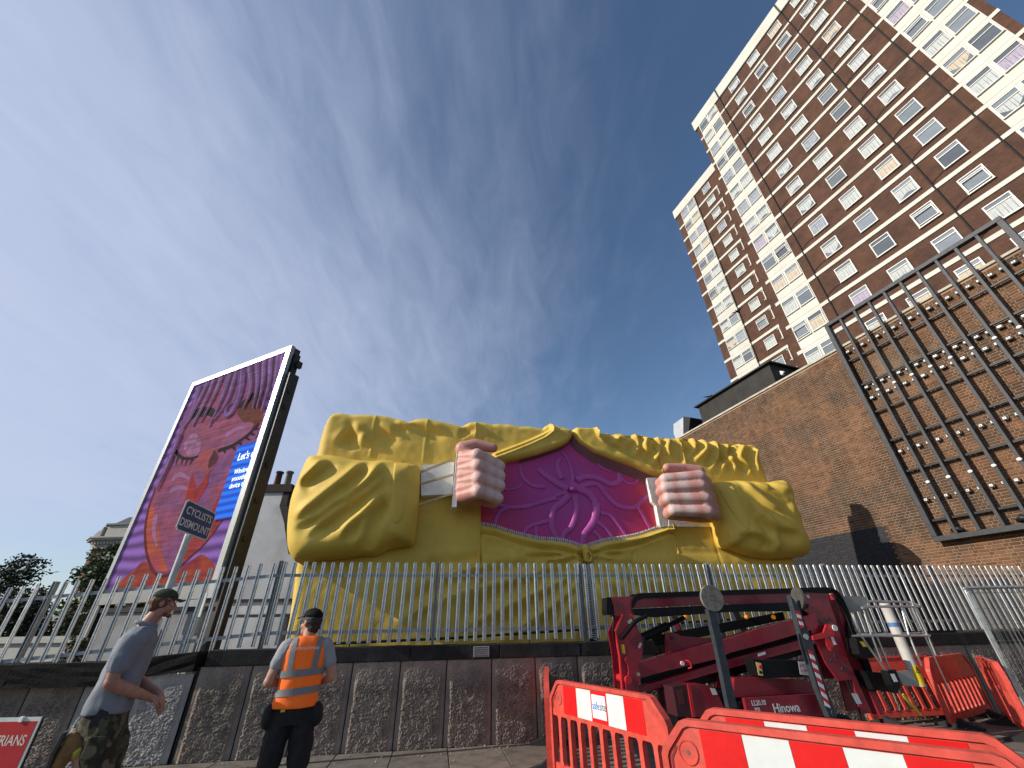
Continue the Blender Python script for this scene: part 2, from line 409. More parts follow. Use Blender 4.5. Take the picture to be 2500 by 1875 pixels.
bm = B(); box2(bm, (BX0, -.30, 0), (BX1, -.003, BTOP)); mk('mortar_bed', bm, MORT, bw)
bm = B(); box2(bm, (BX0, -.34, BTOP+.002), (BX1, .05, BTOP+.075)); mk('coping', bm, mat('wall_coping', (.50,.46,.38), .85, var=.2), bw)
bricks = []; z = 1.0; row = 0
CAMW = Vector((0, 0, 1.6)); Wo = Vector((11.8, 11.4, 0)); wd = Vector((-.352, .936, 0)).normalized()
while z < BTOP-.07:
    x = BX0 + (.0 if row % 2 else -.169)
    k = row % 2
    while x < BX1:
        L = .215 if k % 2 == 0 else .1025
        a, b_ = max(x, BX0), min(x+L, BX1)
        if b_-a > .03: bricks.append((a, b_, z))
        x += L+.010; k += 1
    z += .075; row += 1
def dist_in_view(bk):
    p = Wo + wd*((bk[0]+bk[1])/2) + Vector((0, 0, bk[2])); d = p-CAMW; zz = d.dot(fwd)
    if abs(d.dot(crt)/zz) > 1.24 or d.dot(cup)/zz < -.40: return 1e9
    return d.length
def is_black(bk): return (bk[2] < 4.02 and bk[0] > 1.62) or (bk[2] < 2.42 and bk[0] > -.55)  # first zone is black paint; second is shade behind the fence, coloured black
order = sorted(range(len(bricks)), key=lambda i: dist_in_view(bricks[i]))
near = set(order[:300])
def brick_arrays(lst):
    V = []; F = []
    for a, b_, z in lst:
        p = .007+random.uniform(-.0035, .0035); i = len(V); t = .004; zt = z+.065
        j = [random.uniform(-.002, .002) for _ in range(4)]
        V += [(a, -.004, z), (b_, -.004, z), (b_, -.004, zt), (a, -.004, zt), (a+t, p+j[0], z+t), (b_-t, p+j[1], z+t), (b_-t, p+j[2], zt-t), (a+t, p+j[3], zt-t)]
        F += [(i+4, i+7, i+6, i+5), (i, i+4, i+5, i+1), (i+1, i+5, i+6, i+2), (i+2, i+6, i+7, i+3), (i+3, i+7, i+4, i)]
    return V, F
rest = [b_ for i, b_ in enumerate(bricks) if i not in near]
for nm, lst, mm in (('brickwork', [b_ for b_ in rest if not is_black(b_)], MB), ('painted_and_shaded_brickwork', [b_ for b_ in rest if is_black(b_)], MT['black_brick'])):
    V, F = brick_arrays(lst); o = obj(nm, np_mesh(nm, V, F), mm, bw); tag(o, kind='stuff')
tag(o, 'black painted lower part of the brick wall with fence shade coloured black at its foot', kind='stuff')
MBp = MB.copy(); MBp.name = 'brick_single'
t_ = MBp.node_tree
for n_ in list(t_.nodes):
    if n_.type == 'NEW_GEOMETRY':
        oi = t_.nodes.new('ShaderNodeObjectInfo')
        for l in list(n_.outputs['Random Per Island'].links): t_.links.new(oi.outputs['Random'], l.to_socket)
for n_ in list(t_.nodes):
    if n_.type == 'TEX_COORD':
        mp_ = t_.nodes.new('ShaderNodeTexCoord'); mp_.object = bw
        for l in list(n_.outputs['Object'].links): t_.links.new(mp_.outputs['Object'], l.to_socket)
bmesh_cache = {}
for i in near:
    a, b_, z = bricks[i]; L = round(b_-a, 4); key = (L, random.randrange(3))
    if key not in bmesh_cache:
        V, F = brick_arrays([(0, L, 0)]); me = np_mesh('brick', V, F); me.materials.append(MBp); bmesh_cache[key] = me
    obj('brick', bmesh_cache[key], None, bw, (a, 0, z))
bm = B(); prism(bm, [(-.57, 1.0), (BX1, 1.0), (BX1, 4.02), (1.60, 4.02), (1.60, 2.42), (-.57, 2.42)], -.002, -.0005); mk('paint_and_shade_bed', bm, MT['black_brick'], bw)

# roof-top plant box and flue
rb = thing('roof_plant_box', 'flat black plant enclosure sitting on top of the brick wall', 'enclosure', (11.8, 11.4, BTOP+.08), WROT)
bm = B(); box2(bm, (3.2, -1.9, 0), (7.35, -.12, .98)); mk('housing', bm, mat('dark_cladding', (.030,.028,.024), .8, var=.3, vscale=2), rb)
bm = B(); box2(bm, (3.05, -2.0, .982), (7.5, .02, 1.05)); mk('roof', bm, MT['black'], rb, bevel=.01)
bm = B()
for a in (4.2, 5.2, 6.2): box2(bm, (a, -.119, .02), (a+.012, -.112, .96))
mk('panel_joint', bm, MT['black'], rb)
cc = thing('security_camera', 'white dome camera on the end of the black plant box', 'camera', (11.8, 11.4, BTOP+.08), WROT)
bm = B(); bmesh.ops.create_uvsphere(bm, u_segments=14, v_segments=8, radius=.10, matrix=Matrix.Translation((3.10, -.60, .55))); mk('dome', bm, mat('plastic_white', (.8,.8,.78), .3), cc, smooth=True)
bm = B(); cyl(bm, (3.195, -.60, .68), (3.10, -.60, .60), .05); mk('bracket', bm, mat('plastic_white2', (.8,.8,.78), .4), cc)
bm = B(); bmesh.ops.create_uvsphere(bm, u_segments=10, v_segments=6, radius=.045, matrix=Matrix.Translation((3.02, -.57, .50))); mk('lens', bm, MT['black'], cc, smooth=True)
fl_ = thing('duct_cowl', 'galvanised sheet metal duct cowl at the far end of the brick wall top', 'duct', (11.8, 11.4, BTOP+.08), WROT)
bm = B(); prism(bm, [(9.0, -.0), (9.5, -.0), (9.6, .5), (9.45, 1.0), (8.6, 1.05), (8.9, .3)], -1.1, -.3); mk('cowl', bm, mat('sheet_metal', (.55,.56,.56), .4, metal=.6), fl_)
bm = B(); prism(bm, [(8.55, .02), (8.90, .12), (8.595, 1.06), (8.15, .80)], -1.15, -.25); mk('mouth', bm, MT['black'], fl_)

# ------------------------------------------------------------------ tower block
TD = 22.3; wnv = Vector((-.936, -.352, 0)).normalized()
TB = mat('tower_brick', (.098,.046,.028), .9, var=.22, vscale=1.2, col2=(.070,.034,.022), c2scale=.5, coord='Object')
def course_bump(m, sx, sz):
    t = m.node_tree; b = t.nodes['Principled BSDF']; tcn = t.nodes.new('ShaderNodeTexCoord'); mp = t.nodes.new('ShaderNodeMapping'); mp.inputs['Rotation'].default_value = (R(90), 0, 0)
    t.links.new(tcn.outputs['Object'], mp.inputs[0]); br = t.nodes.new('ShaderNodeTexBrick'); br.inputs['Scale'].default_value = 1; br.inputs['Brick Width'].default_value = .225; br.inputs['Row Height'].default_value = .075; br.inputs['Mortar Size'].default_value = .008
    br.inputs['Color1'].default_value = (1.12, 1.05, 1, 1); br.inputs['Color2'].default_value = (.72, .74, .76, 1); br.inputs['Mortar'].default_value = (1.25, 1.3, 1.3, 1)
    t.links.new(mp.outputs[0], br.inputs['Vector'])
    src = b.inputs['Base Color'].links[0].from_socket
    mx = t.nodes.new('ShaderNodeMix'); mx.data_type = 'RGBA'; mx.blend_type = 'MULTIPLY'; mx.inputs[0].default_value = .9; t.links.new(src, mx.inputs[6]); t.links.new(br.outputs[0], mx.inputs[7]); t.links.new(mx.outputs[2], b.inputs['Base Color'])
course_bump(TB, 0, 0)
GL = mat('window_glass', (.17,.195,.22), .06, var=.12, vscale=.7, spec=.8, objrand=.45)
CURT = [mat('curtain_white', (.50,.53,.51), .8, var=.12, vscale=9, spec=.5), mat('curtain_cream', (.55,.47,.36), .8, var=.1), mat('curtain_grey', (.33,.36,.42), .8, var=.3, vscale=8), mat('curtain_lilac', (.42,.36,.46), .8, var=.2, vscale=8)]
DARK = mat('window_dark', (.02,.02,.023), .4)
STO = 3.085
def window_meshes(w, h, tr=.30):
    f = .075
    bm = B()
    for a, b_ in (((0, 0, 0), (w, .10, f)), ((0, 0, h-f), (w, .10, h)), ((0, 0, f), (f, .10, h-f)), ((w-f, 0, f), (w, .10, h-f)), ((f, .01, h-f-tr-.07), (w-f, .11, h-f-tr))): box2(bm, a, b_)
    box2(bm, (-.03, 0, -.04), (w+.03, .14, 0))
    fr = bm_mesh(bm, 'window'); fr.materials.append(MT['white_frame'])
    bm = B(); box2(bm, (f, .045, f), (w-f, .055, h-f-tr-.07)); g1 = bm_mesh(bm, 'pane'); g1.materials.append(GL)
    bm = B(); box2(bm, (f, .045, h-f-tr), (w-f, .055, h-f)); g2 = bm_mesh(bm, 'pane'); g2.materials.append(GL)
    cs = []
    for k in range(4):
        bm = B(); n = 22; zt, zb = h-f-tr-.08, f+.01; vs = []
        drop = [0, .0, .35, .55][k]
        for i in range(n+1):
            xx = f+.01+(w-2*f-.02)*i/n; u = i/n
            zbb = zb + (drop*(zt-zb))*(1-abs(2*u-1)**1.5 if k == 2 else (abs(2*u-1)**1.3 if k == 3 else 0))
            vs.append((bm.verts.new((xx, .058+.004*math.sin(i*2.4), zt)), bm.verts.new((xx, .058+.006*math.sin(i*2.4), zbb))))
        for p, q in zip(vs, vs[1:]): bm.faces.new((p[0], p[1], q[1], q[0]))
        cs.append(bm_mesh(bm, 'curtain', False, False))
    bm = B(); sash = B()
    for a, b_ in (((f, 0, f), (w-f, .05, f+.06)), ((f, 0, h-f-tr-.13), (w-f, .05, h-f-tr-.07)), ((f, 0, f+.06), (f+.06, .05, h-f-tr-.13)), ((w-f-.06, 0, f+.06), (w-f, .05, h-f-tr-.13))): box2(sash, a, b_)
    bm.free()
    sm = bm_mesh(sash, 'open_sash'); sm.materials.append(MT['white_frame'])
    return fr, g1, g2, cs, sm
WMS = {}
curt_mesh = {}
def add_window(par, x, z, w, h, y=0.0, tr=.30, kind=None):
    key = (w, h, tr)
    if key not in WMS: WMS[key] = window_meshes(w, h, tr)
    fr, g1, g2, cs, sm = WMS[key]
    o = obj('window', fr, None, par, (x, y, z))
    obj('pane', g1, None, o); obj('pane', g2, None, o)
    r_ = random.random()
    if r_ < .66:
        k = random.choices(range(4), (5, 2, 3, 2))[0]; c = random.choices(range(4), (8, 1, 2, 1))[0]; ck = (key, k, c)
        if ck not in curt_mesh:
            m2 = cs[k].copy(); m2.materials.append(CURT[c]); curt_mesh[ck] = m2
        obj('curtain', curt_mesh[ck], None, o)
    elif r_ > .88:
        obj('open_sash', sm, None, o, (0, .09+.0, h*.06), (R(-9), 0, 0))
    return o
tower = thing('tower_block', 'tall brown brick tower block with white floor bands and white window panels', 'building', Vector((11.8, 11.4, 0))-wnv*TD, WROT)
TX0, TX1, TTOP = -7.85, 14.35, 65.6
bm = B(); box2(bm, (TX0, -14, 0), (TX1, -.02, TTOP-.1)); mk('wall', bm, TB, tower)
zc0 = 28.38-2*STO
NST = 14
for k in range(NST):
    zc_ = zc0+STO*k; zb = zc_-1.56
    bm = B(); box2(bm, (TX0-.03, -.018, zb-.18), (TX1+.04, .05, zb+.18)); mk('floor_band', bm, MT['white_clad'], tower)
    for xc in (7.75, 4.68, 1.6, -1.45):
        add_window(tower, xc-.73, zc_-.78, 1.46, 1.56)
    # white panel bays with paired windows
    for xa, xb in ((10.75, 13.9), (-7.35, -4.2)):
        bm = B(); box2(bm, (xa, -.016, zb+.20), (xb, .045, zb+STO-.20)); box2(bm, ((xa+xb)/2-.012, .045, zb+.25), ((xa+xb)/2+.012, .052, zb+1.05)); mk('white_panel', bm, MT['white_clad'], tower)
        bm = B(); box2(bm, (xa, .02, zb+.182), (xb, .049, zb+.202)); mk('panel_gap', bm, MT['dark_line'], tower)
        hw = (xb-xa)/2
        for q in range(2):
            add_window(tower, xa+.08+q*hw, zb+1.12, round(hw-.16, 3), 1.66, .046, .42)
bm = B(); box2(bm, (TX0-.1, -14.1, TTOP-2.05), (TX1+.28, .12, TTOP)); mk('parapet_fascia', bm, MT['white_clad'], tower)
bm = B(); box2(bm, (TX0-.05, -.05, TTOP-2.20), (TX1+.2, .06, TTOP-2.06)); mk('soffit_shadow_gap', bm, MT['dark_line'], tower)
for xp in (9.95, .30, -3.55):
    bm = B(); cyl(bm, (xp, .11, 18), (xp, .11, TTOP-1.95), .055, 8); box2(bm, (xp-.09, .122, TTOP-2.3), (xp+.09, .2, TTOP-.1)); mk('rain_pipe', bm, MT['dark_line'], tower)
    if xp > 0:
        for k in range(NST):
            zb = zc0+STO*k-.9
            bm = B(); side_ = -1
            tube(bm, spline([(xp, .05, zb-.25), (xp-.35, .05, zb-.05), (xp-.9, .05, zb+.10), (xp-1.35, .05, zb+.12)], 4), .022, 6); mk('waste_pipe', bm, MT['dark_line'], tower)
# lower wing, set back
TD2 = 29.4
wing = thing('tower_block_wing', 'lower set-back wing at the left side of the brick tower block', 'building', Vector((11.8, 11.4, 0))-wnv*TD2, WROT)
WX0, WX1, WTOP = 10.0, 27.6, 65.2
bm = B(); box2(bm, (WX0, -12, 0), (WX1, -.02, WTOP-.1)); mk('wall', bm, TB, wing)

WST = 3.075
for k in range(15):
    zb = 60.3-WST*k
    bm = B(); box2(bm, (18.95, -.018, zb-.18), (WX1+.05, .05, zb+.18)); mk('floor_band', bm, MT['white_clad'], wing)
    add_window(wing, 19.95, zb+.95, 1.46, 1.50)
    xa, xb = 23.2, 26.45
    bm = B(); box2(bm, (xa, -.016, zb+.20), (xb, .045, zb+WST-.20)); box2(bm, ((xa+xb)/2-.012, .045, zb+.25), ((xa+xb)/2+.012, .052, zb+1.05)); mk('white_panel', bm, MT['white_clad'], wing)
    bm = B(); box2(bm, (xa, .02, zb+.182), (xb, .049, zb+.202)); mk('panel_gap', bm, MT['dark_line'], wing)
    hw = (xb-xa)/2
    for q in range(2): add_window(wing, xa+.08+q*hw, zb+1.12, round(hw-.16, 3), 1.62, .046, .42)
    bm = B(); box2(bm, (18.98, -.01, zb-2.0), (19.12, .10, zb-.20)); box2(bm, (18.98, .10, zb-1.9), (19.30, .16, zb-1.82)); box2(bm, (18.98, .10, zb-.5), (19.30, .16, zb-.42)); mk('balcony_upright', bm, MT['white_clad'], wing)
bm = B(); box2(bm, (WX0, -12.1, WTOP-1.9), (WX1+.28, .12, WTOP)); mk('parapet_fascia', bm, MT['white_clad'], wing)
bm = B(); cyl(bm, (23.02, .11, 18), (23.02, .11, WTOP-1.8), .055, 8); mk('rain_pipe', bm, MT['dark_line'], wing)

# ------------------------------------------------------------------ steel lighting frame on the brick wall
FRM = mat('frame_dark_grey', (.045,.046,.05), .55, var=.25, vscale=8, metal=.2)
fr_ = thing('lighting_frame', 'large dark steel grid frame with rows of small white lamps fixed to the brick wall', 'frame', (11.8, 11.4, 0), WROT)
FX0, FX1, FZ0, FZ1, FY = -4.36, .54, 3.38, 10.84, .17
def bar(nm, a, b_, mm=FRM, par=fr_):
    bm = B(); box2(bm, a, b_); return mk(nm, bm, mm, par, bevel=.006, seg=1)
bar('top_rail', (FX0, FY-.02, FZ1-.13), (FX1, FY+.09, FZ1)); bar('bottom_rail', (FX0, FY-.02, FZ0), (FX1, FY+.09, FZ0+.13))
bar('top_rail', (FX0, .03, FZ1-.10), (FX1, .10, FZ1-.02)); bar('bottom_rail', (FX0, .03, FZ0+.02), (FX1, .10, FZ0+.10), MT['black'])
for xx in (FX0+.06, FX1-.06):
    bar('side_post', (xx-.065, FY-.02, FZ0+.13), (xx+.065, FY+.09, FZ1-.13)); bar('side_post', (xx-.05, .03, FZ0+.10), (xx+.05, .11, FZ1-.10), MT['black'])
    for zz in (3.45, 5.2, 7.0, 8.8, 10.55): bar('stand_off', (xx-.03, .11, zz-.03), (xx+.03, FY-.021, zz+.03), MT['black'])
BX = [FX1-.06-.475*k for k in range(1, 10)]
for xx in BX:
    bar('vertical_bar', (xx-.038, FY-.03, FZ0+.13), (xx+.038, FY+.075, FZ1-.13))
for zz in (3.92, 5.33, 6.30, 7.28, 8.27, 9.22):
    bar('cross_bar', (FX0+.11, FY-.085, zz-.03), (FX1-.11, FY-.032, zz+.03), MT['black'])
LAMPW = mat('lamp_white', (.85,.86,.84), .25, spec=.8)
bmw = B(); box(bmw, (0, 0, 0), (.068, .03, .062)); bmesh.ops.bevel(bmw, geom=list(bmw.edges), offset=.006, segments=1, affect='EDGES'); lw = bm_mesh(bmw, 'lamp'); lw.materials.append(LAMPW)
bmw = B(); box(bmw, (0, -.03, 0), (.105, .04, .10)); lbk = bm_mesh(bmw, 'lamp_housing'); lbk.materials.append(MT['black'])
bmw = B(); cyl(bmw, (0, .012, 0), (0, .018, 0), .014, 8); lct = bm_mesh(bmw, 'lens'); lct.materials.append(MT['black'])
for zz, big in ((4.48, 0), (5.93, 0), (7.76, 1), (8.14, 1), (9.55, 1)):
    xx = FX1-.22; n_ = 0
    while xx > FX0+.1:
        if min(abs(xx-q) for q in BX) > .02:
            o = obj('lamp', lw, None, fr_, (xx, .11, zz+random.uniform(-.006, .006)), (R(8 if big else 0)+random.uniform(-.04, .04), 0, random.uniform(-.06, .06)), (1.25, 1, 1) if big else None)
            obj('lamp_housing', lbk, None, o); obj('lens', lct, None, o)
        xx -= .238; n_ += 1
for xx in BX[::1]:
    for zz in (4.88, 7.85):
        bm = B(); bmesh.ops.create_uvsphere(bm, u_segments=10, v_segments=6, radius=.055, matrix=Matrix.Translation((xx, FY+.09, zz)) @ Matrix.Diagonal((1, .6, .8, 1))); o = mk('bar_lamp', bm, LAMPW, fr_, smooth=True)
for xx in (.1, -1.2, -2.3):
    bm = B(); tube(bm, [(xx, .13, FZ0+.20), (xx-.1, .15, FZ0+.26), (xx-.25, .14, FZ0+.19)], [.06, .085, .04], 8); mk('cable_bundle', bm, MT['black'], fr_, smooth=True)
# ------------------------------------------------------------------ jacket sculpture: outlines in metres on its own front plane
BODY_TOP=[(-5.28,5.62),(-5.28,5.97),(-5.24,6.35),(-5.18,6.63),(-5.08,6.8),(-4.85,6.84),(-4.6,6.8),(-4.22,6.83),(-3.9,6.83),(-3.62,6.81),(-3.32,6.75),(-2.99,6.67),(-2.79,6.77),(-2.46,6.8),(-2.2,6.76),(-1.83,6.7),(-1.49,6.62),(-1.27,6.74),(-1.08,6.8),(-0.82,6.79),(-0.59,6.74),(-0.41,6.78),(-0.27,6.76),(-0.09,6.78),(0.21,6.72),(0.53,6.74),(0.8,6.71),(0.92,6.69),(1.05,6.81),(1.14,6.84),(1.42,6.81),(1.69,6.76),(1.84,6.69),(1.97,6.78),(2.44,6.8),(2.57,6.8),(2.62,6.69),(2.8,6.65),(2.99,6.68),(3.18,6.64),(3.38,6.68),(3.59,6.61),(3.82,6.66),(4.08,6.66),(4.39,6.59),(4.69,6.62),(5.01,6.59),(5.39,6.64),(5.96,6.61),(6.38,6.57),(6.68,6.61),(6.9,6.55),(7.25,6.57),(7.52,6.51),(7.83,6.53),(7.95,6.39),(7.96,6.21),(8.02,5.98),(7.99,5.75),(8.0,5.53),(8.06,5.38)]
HOLE_UP=[(-0.9,5.43),(-0.24,5.54),(0.18,5.63),(0.61,5.76),(1.06,5.93),(1.42,6.08),(1.64,6.23),(1.81,6.44),(2.0,6.21),(2.4,5.93),(2.98,5.72),(3.56,5.53),(3.98,5.34),(4.28,5.26),(4.7,5.19)]
HOLE_LOW=[(-0.87,3.82),(-0.51,3.76),(-0.13,3.65),(0.26,3.56),(0.64,3.49),(1.03,3.47),(1.29,3.44),(1.55,3.38),(1.76,3.31),(1.87,3.31),(2.09,3.38),(2.43,3.47),(2.93,3.54),(3.36,3.62),(3.82,3.76),(4.27,3.9),(4.4,3.9)]
LAPEL_L=[(1.16,6.83),(1.18,6.62),(0.94,6.42),(0.48,6.17),(0.04,5.97),(-0.52,5.73)]
LAPEL_R=[(2.55,6.8),(2.56,6.51),(2.75,6.29),(3.18,6.03),(3.61,5.8),(4.03,5.58),(4.46,5.39)]
WR_TOPL=[[(-3.9,6.79),(-3.9,6.12),(-3.87,5.56)],[(-2.46,6.79),(-2.47,6.12),(-2.47,5.48)],[(-1.08,6.79),(-1.09,6.28)],[(-4.56,6.59),(-4.41,6.09),(-4.37,5.72)],[(-4.8,5.74),(-4.57,6.09),(-4.4,6.44)],[(-2.99,6.65),(-2.72,6.51),(-2.35,6.37),(-1.8,6.24)],[(-3.92,6.47),(-3.54,6.22),(-3.08,5.94)],[(-1.49,6.6),(-1.19,6.44),(-1.11,6.32)],[(-3.43,6.46),(-3.14,6.4),(-2.95,6.29)],[(-4.24,6.3),(-4.26,5.95),(-4.14,5.7)]]
WR_TOPR=[[(3.23,6.58),(3.01,6.28),(3.27,5.98)],[(3.73,6.63),(3.79,6.32),(3.51,5.86)],[(4.08,6.56),(3.98,6.24),(4.09,5.89)],[(4.45,6.57),(4.5,6.27),(4.16,5.81),(3.89,5.58)],[(5.95,6.59),(5.99,6.3),(5.42,5.82)],[(6.37,6.56),(6.37,6.13),(5.89,5.53)],[(6.9,6.54),(6.67,6.1),(6.79,5.74),(6.54,5.39)],[(7.37,6.51),(7.07,6.03),(7.29,5.68),(7.01,5.4)],[(7.83,6.39),(7.58,5.96),(7.58,5.42)],[(4.82,6.56),(4.68,6.14),(4.83,5.79)],[(5.62,6.6),(5.63,6.28),(5.32,5.95)],[(7.13,6.49),(6.99,6.21),(6.43,5.77),(6.21,5.37)]]
SEAM_R=[(5.2,6.6),(5.26,6.26),(5.24,5.72)]
WR_LOW=[[(1.59,2.85),(0.67,2.48),(-0.03,2.24),(-0.85,1.9),(-1.47,1.6)],[(1.68,2.7),(1.0,2.23),(0.47,1.94),(-0.2,1.58),(-0.68,1.32)],[(0.87,2.92),(-0.02,2.72),(-0.86,2.54),(-1.67,2.31),(-2.29,2.08),(-3.01,1.73)],[(1.69,2.48),(1.19,1.97),(0.82,1.57),(0.6,1.3)],[(-0.77,2.97),(-1.54,2.84),(-2.35,2.69)],[(1.7,2.23),(1.37,1.73),(1.26,1.29)],[(0.74,2.96),(1.2,2.99),(1.63,3.07)],[(0.19,3.13),(0.75,3.11),(1.27,3.14)],[(1.94,3.07),(2.31,3.02),(2.57,2.98)],[(2.01,3.19),(2.46,3.17),(2.88,3.2)]]
WR_LOWR=[[(1.88,2.52),(2.46,2.06),(2.96,1.28)],[(2.01,2.71),(3.14,2.24),(4.26,1.43)],[(2.25,2.85),(3.86,2.52),(5.7,1.76)]]
SEAMS=[[(-0.84,3.73),(-0.86,3.14)],[(-0.86,3.14),(0.45,3.17)],[(0.52,3.32),(0.5,2.93)],[(3.12,3.19),(3.07,2.89)],[(4.32,3.85),(4.35,3.21),(4.35,2.94)],[(4.35,3.21),(5.58,3.22)],[(5.56,3.88),(5.58,3.22),(5.57,2.94)],[(5.61,3.21),(7.91,3.08)],[(3.13,3.18),(3.09,2.97)],[(3.13,3.18),(4.35,3.19)]]
SLEEVE_L=[(-5.11,5.38),(-4.68,5.4),(-4.17,5.31),(-3.7,5.3),(-3.36,5.33),(-3.03,5.29),(-2.58,5.23),(-2.52,5.13),(-2.48,4.66),(-2.46,4.18),(-2.45,3.85),(-2.46,3.64),(-2.47,3.44),(-2.53,3.29),(-2.79,3.26),(-3.07,3.19),(-3.33,3.06),(-3.66,3.05),(-3.91,3.0),(-4.2,2.97),(-4.52,2.95),(-4.78,2.9),(-5.01,2.9),(-5.15,3.02),(-5.25,3.18),(-5.34,3.45),(-5.41,3.81),(-5.45,4.19),(-5.44,4.5),(-5.4,4.75),(-5.36,5.07),(-5.32,5.27),(-5.25,5.36)]
SL_G=[[(-5.24,4.46),(-4.98,4.71),(-4.75,4.98),(-4.67,5.18)],[(-5.2,3.62),(-4.87,3.85),(-4.48,4.24),(-4.16,4.56),(-3.9,4.92),(-3.73,5.22)],[(-5.19,3.48),(-4.65,3.71),(-4.32,4.01),(-3.96,4.26),(-3.58,4.64),(-3.4,5.04),(-3.34,5.27)],[(-4.79,3.24),(-4.57,3.49),(-4.27,3.78),(-3.93,4.05),(-3.54,4.36),(-3.22,4.85)],[(-4.0,3.22),(-3.84,3.53),(-3.48,3.97),(-3.17,4.47)],[(-3.7,3.05),(-3.55,3.34),(-3.45,3.79),(-3.2,4.28)]]
SL_STRAP=[(-3.15,5.18),(-2.74,5.15),(-2.78,4.53),(-2.76,3.88),(-2.92,3.65),(-3.09,3.92),(-3.1,4.58)]
SLEEVE_R=[(5.53,5.05),(6.05,5.11),(6.5,5.15),(6.94,5.13),(7.38,5.12),(7.76,5.18),(8.05,5.21),(8.17,5.05),(8.2,4.84),(8.11,4.64),(8.11,4.37),(8.13,4.1),(8.08,3.84),(8.09,3.62),(8.14,3.44),(8.1,3.26),(7.96,3.12),(7.77,3.09),(7.43,3.07),(7.01,3.05),(6.62,3.08),(6.24,3.16),(5.88,3.29),(5.65,3.32),(5.59,3.44),(5.57,3.69),(5.57,3.97),(5.56,4.27),(5.54,4.57),(5.52,4.84)]
SR_G=[[(6.28,5.08),(6.64,4.6),(6.94,4.26),(7.29,4.05)],[(6.67,5.05),(7.12,4.73),(7.48,4.54),(7.83,4.32)],[(7.24,5.06),(7.58,4.78),(7.92,4.63)],[(6.41,4.44),(6.62,3.96),(6.97,3.68),(7.73,3.59)],[(6.65,4.14),(6.76,3.78),(6.75,3.43),(6.75,3.09)],[(5.79,3.56),(6.44,3.46),(6.72,3.23)]]
SR_STRAP=[(5.64,4.98),(5.7,4.67),(5.79,4.3),(5.92,3.94),(6.06,3.64),(6.18,3.87),(6.14,4.23),(6.08,4.68),(6.03,4.99)]
FIST_L=[(-1.58,5.67),(-1.62,4.52),(-1.65,4.09),(-0.36,5.25),(-0.37,4.36)]
FL_F=[[(-1.1,5.34),(-0.47,5.13)],[(-1.07,5.05),(-0.47,4.87)],[(-1.05,4.72),(-0.47,4.62)],[(-1.05,4.41),(-0.51,4.31)]]
FL_T=[(-1.46,5.63),(-1.11,5.76),(-0.65,5.67)]
FR_F=[[(4.96,5.01),(3.99,4.96)],[(4.91,4.75),(3.95,4.71)],[(4.94,4.41),(3.97,4.43)],[(4.93,4.08),(4.04,4.13)]]
FR_T=[(5.19,5.26),(4.78,5.33),(4.23,5.33)]
FIST_R=[(5.58,5.07),(5.53,4.03),(5.31,3.84),(5.29,5.26),(4.84,3.87)]
WRIST_BLOCK=[(-2.51,5.25),(-1.65,5.39),(-1.64,4.53),(-2.43,4.47)]
BATTENS=[[(-2.49,5.01),(-1.57,5.43)],[(-2.46,4.7),(-1.57,4.99)],[(-2.44,4.19),(-1.57,4.51)]]
FOAM_R=[(3.91,5.23),(4.24,5.27),(4.24,4.65),(4.28,3.89),(4.04,3.86),(4.04,4.45),(3.94,4.56)]
FOAM_R2=[(4.32,4.11),(4.66,4.06),(5.13,3.94),(5.58,3.89),(5.97,3.9),(5.96,3.65),(5.73,3.67),(5.67,3.74),(5.6,3.72),(5.56,3.89),(4.29,3.88)]
VEINS=[(0.092,[(1.57,4.88),(1.36,4.98),(1.06,5.17),(0.87,5.31),(0.76,5.45)]),(0.072,[(1.42,5.16),(1.34,5.38),(1.32,5.62),(1.43,5.8)]),(0.057,[(1.73,5.11),(1.74,5.34),(1.7,5.58),(1.61,5.81),(1.47,5.96)]),(0.078,[(1.84,5.14),(2.05,5.24),(2.35,5.25),(2.61,5.17),(2.83,5.06),(3.02,5.1),(3.14,5.22),(3.15,5.4)]),(0.061,[(1.96,4.95),(2.24,5.04),(2.47,5.02),(2.67,4.75),(2.9,4.5),(3.17,4.4),(3.47,4.42),(3.71,4.61),(3.94,4.77)]),(0.045,[(3.53,4.43),(3.67,4.22),(3.77,3.99),(3.85,3.8)]),(0.102,[(1.63,5.05),(1.9,4.89),(2.17,4.76),(2.32,4.54),(2.32,4.3),(2.23,4.03),(2.07,3.83),(1.91,3.65),(1.82,3.35)]),(0.045,[(2.43,4.24),(2.7,4.18),(2.85,4.02),(2.99,3.82),(3.12,3.59)]),(0.051,[(2.31,4.01),(2.49,3.86),(2.63,3.71),(2.75,3.53)]),(0.045,[(2.17,3.75),(2.29,3.65),(2.41,3.48)]),(0.078,[(1.74,4.72),(1.77,4.45),(1.71,4.13),(1.57,3.84),(1.37,3.69),(1.27,3.46)]),(0.082,[(1.6,4.71),(1.35,4.49),(1.12,4.32),(1.05,4.11),(1.03,3.86),(1.1,3.66),(1.19,3.46)]),(0.051,[(0.99,4.01),(0.69,3.93),(0.39,3.82),(0.25,3.61)]),(0.041,[(0.6,3.85),(0.61,3.53)]),(0.057,[(1.22,4.62),(0.8,4.5),(0.38,4.37),(-0.02,4.33),(-0.29,4.37),(-0.53,4.39)]),(0.057,[(-0.16,4.33),(-0.4,4.16),(-0.5,3.85)]),(0.045,[(0.9,4.91),(0.6,4.93),(0.38,5.06),(0.24,5.28),(0.22,5.57)]),(0.031,[(0.26,4.95),(0.04,4.83),(-0.26,4.79)]),(0.037,[(2.5,5.73),(2.66,5.53),(2.94,5.43)]),(0.037,[(3.19,5.25),(3.35,5.11),(3.59,5.12),(3.74,5.27)]),(0.057,[(1.55,4.8),(1.32,4.73),(1.14,4.67)])]
HUB=[(1.61,4.88)]
ZIPV=[(1.83,3.31),(1.88,2.52),(1.83,1.22)]
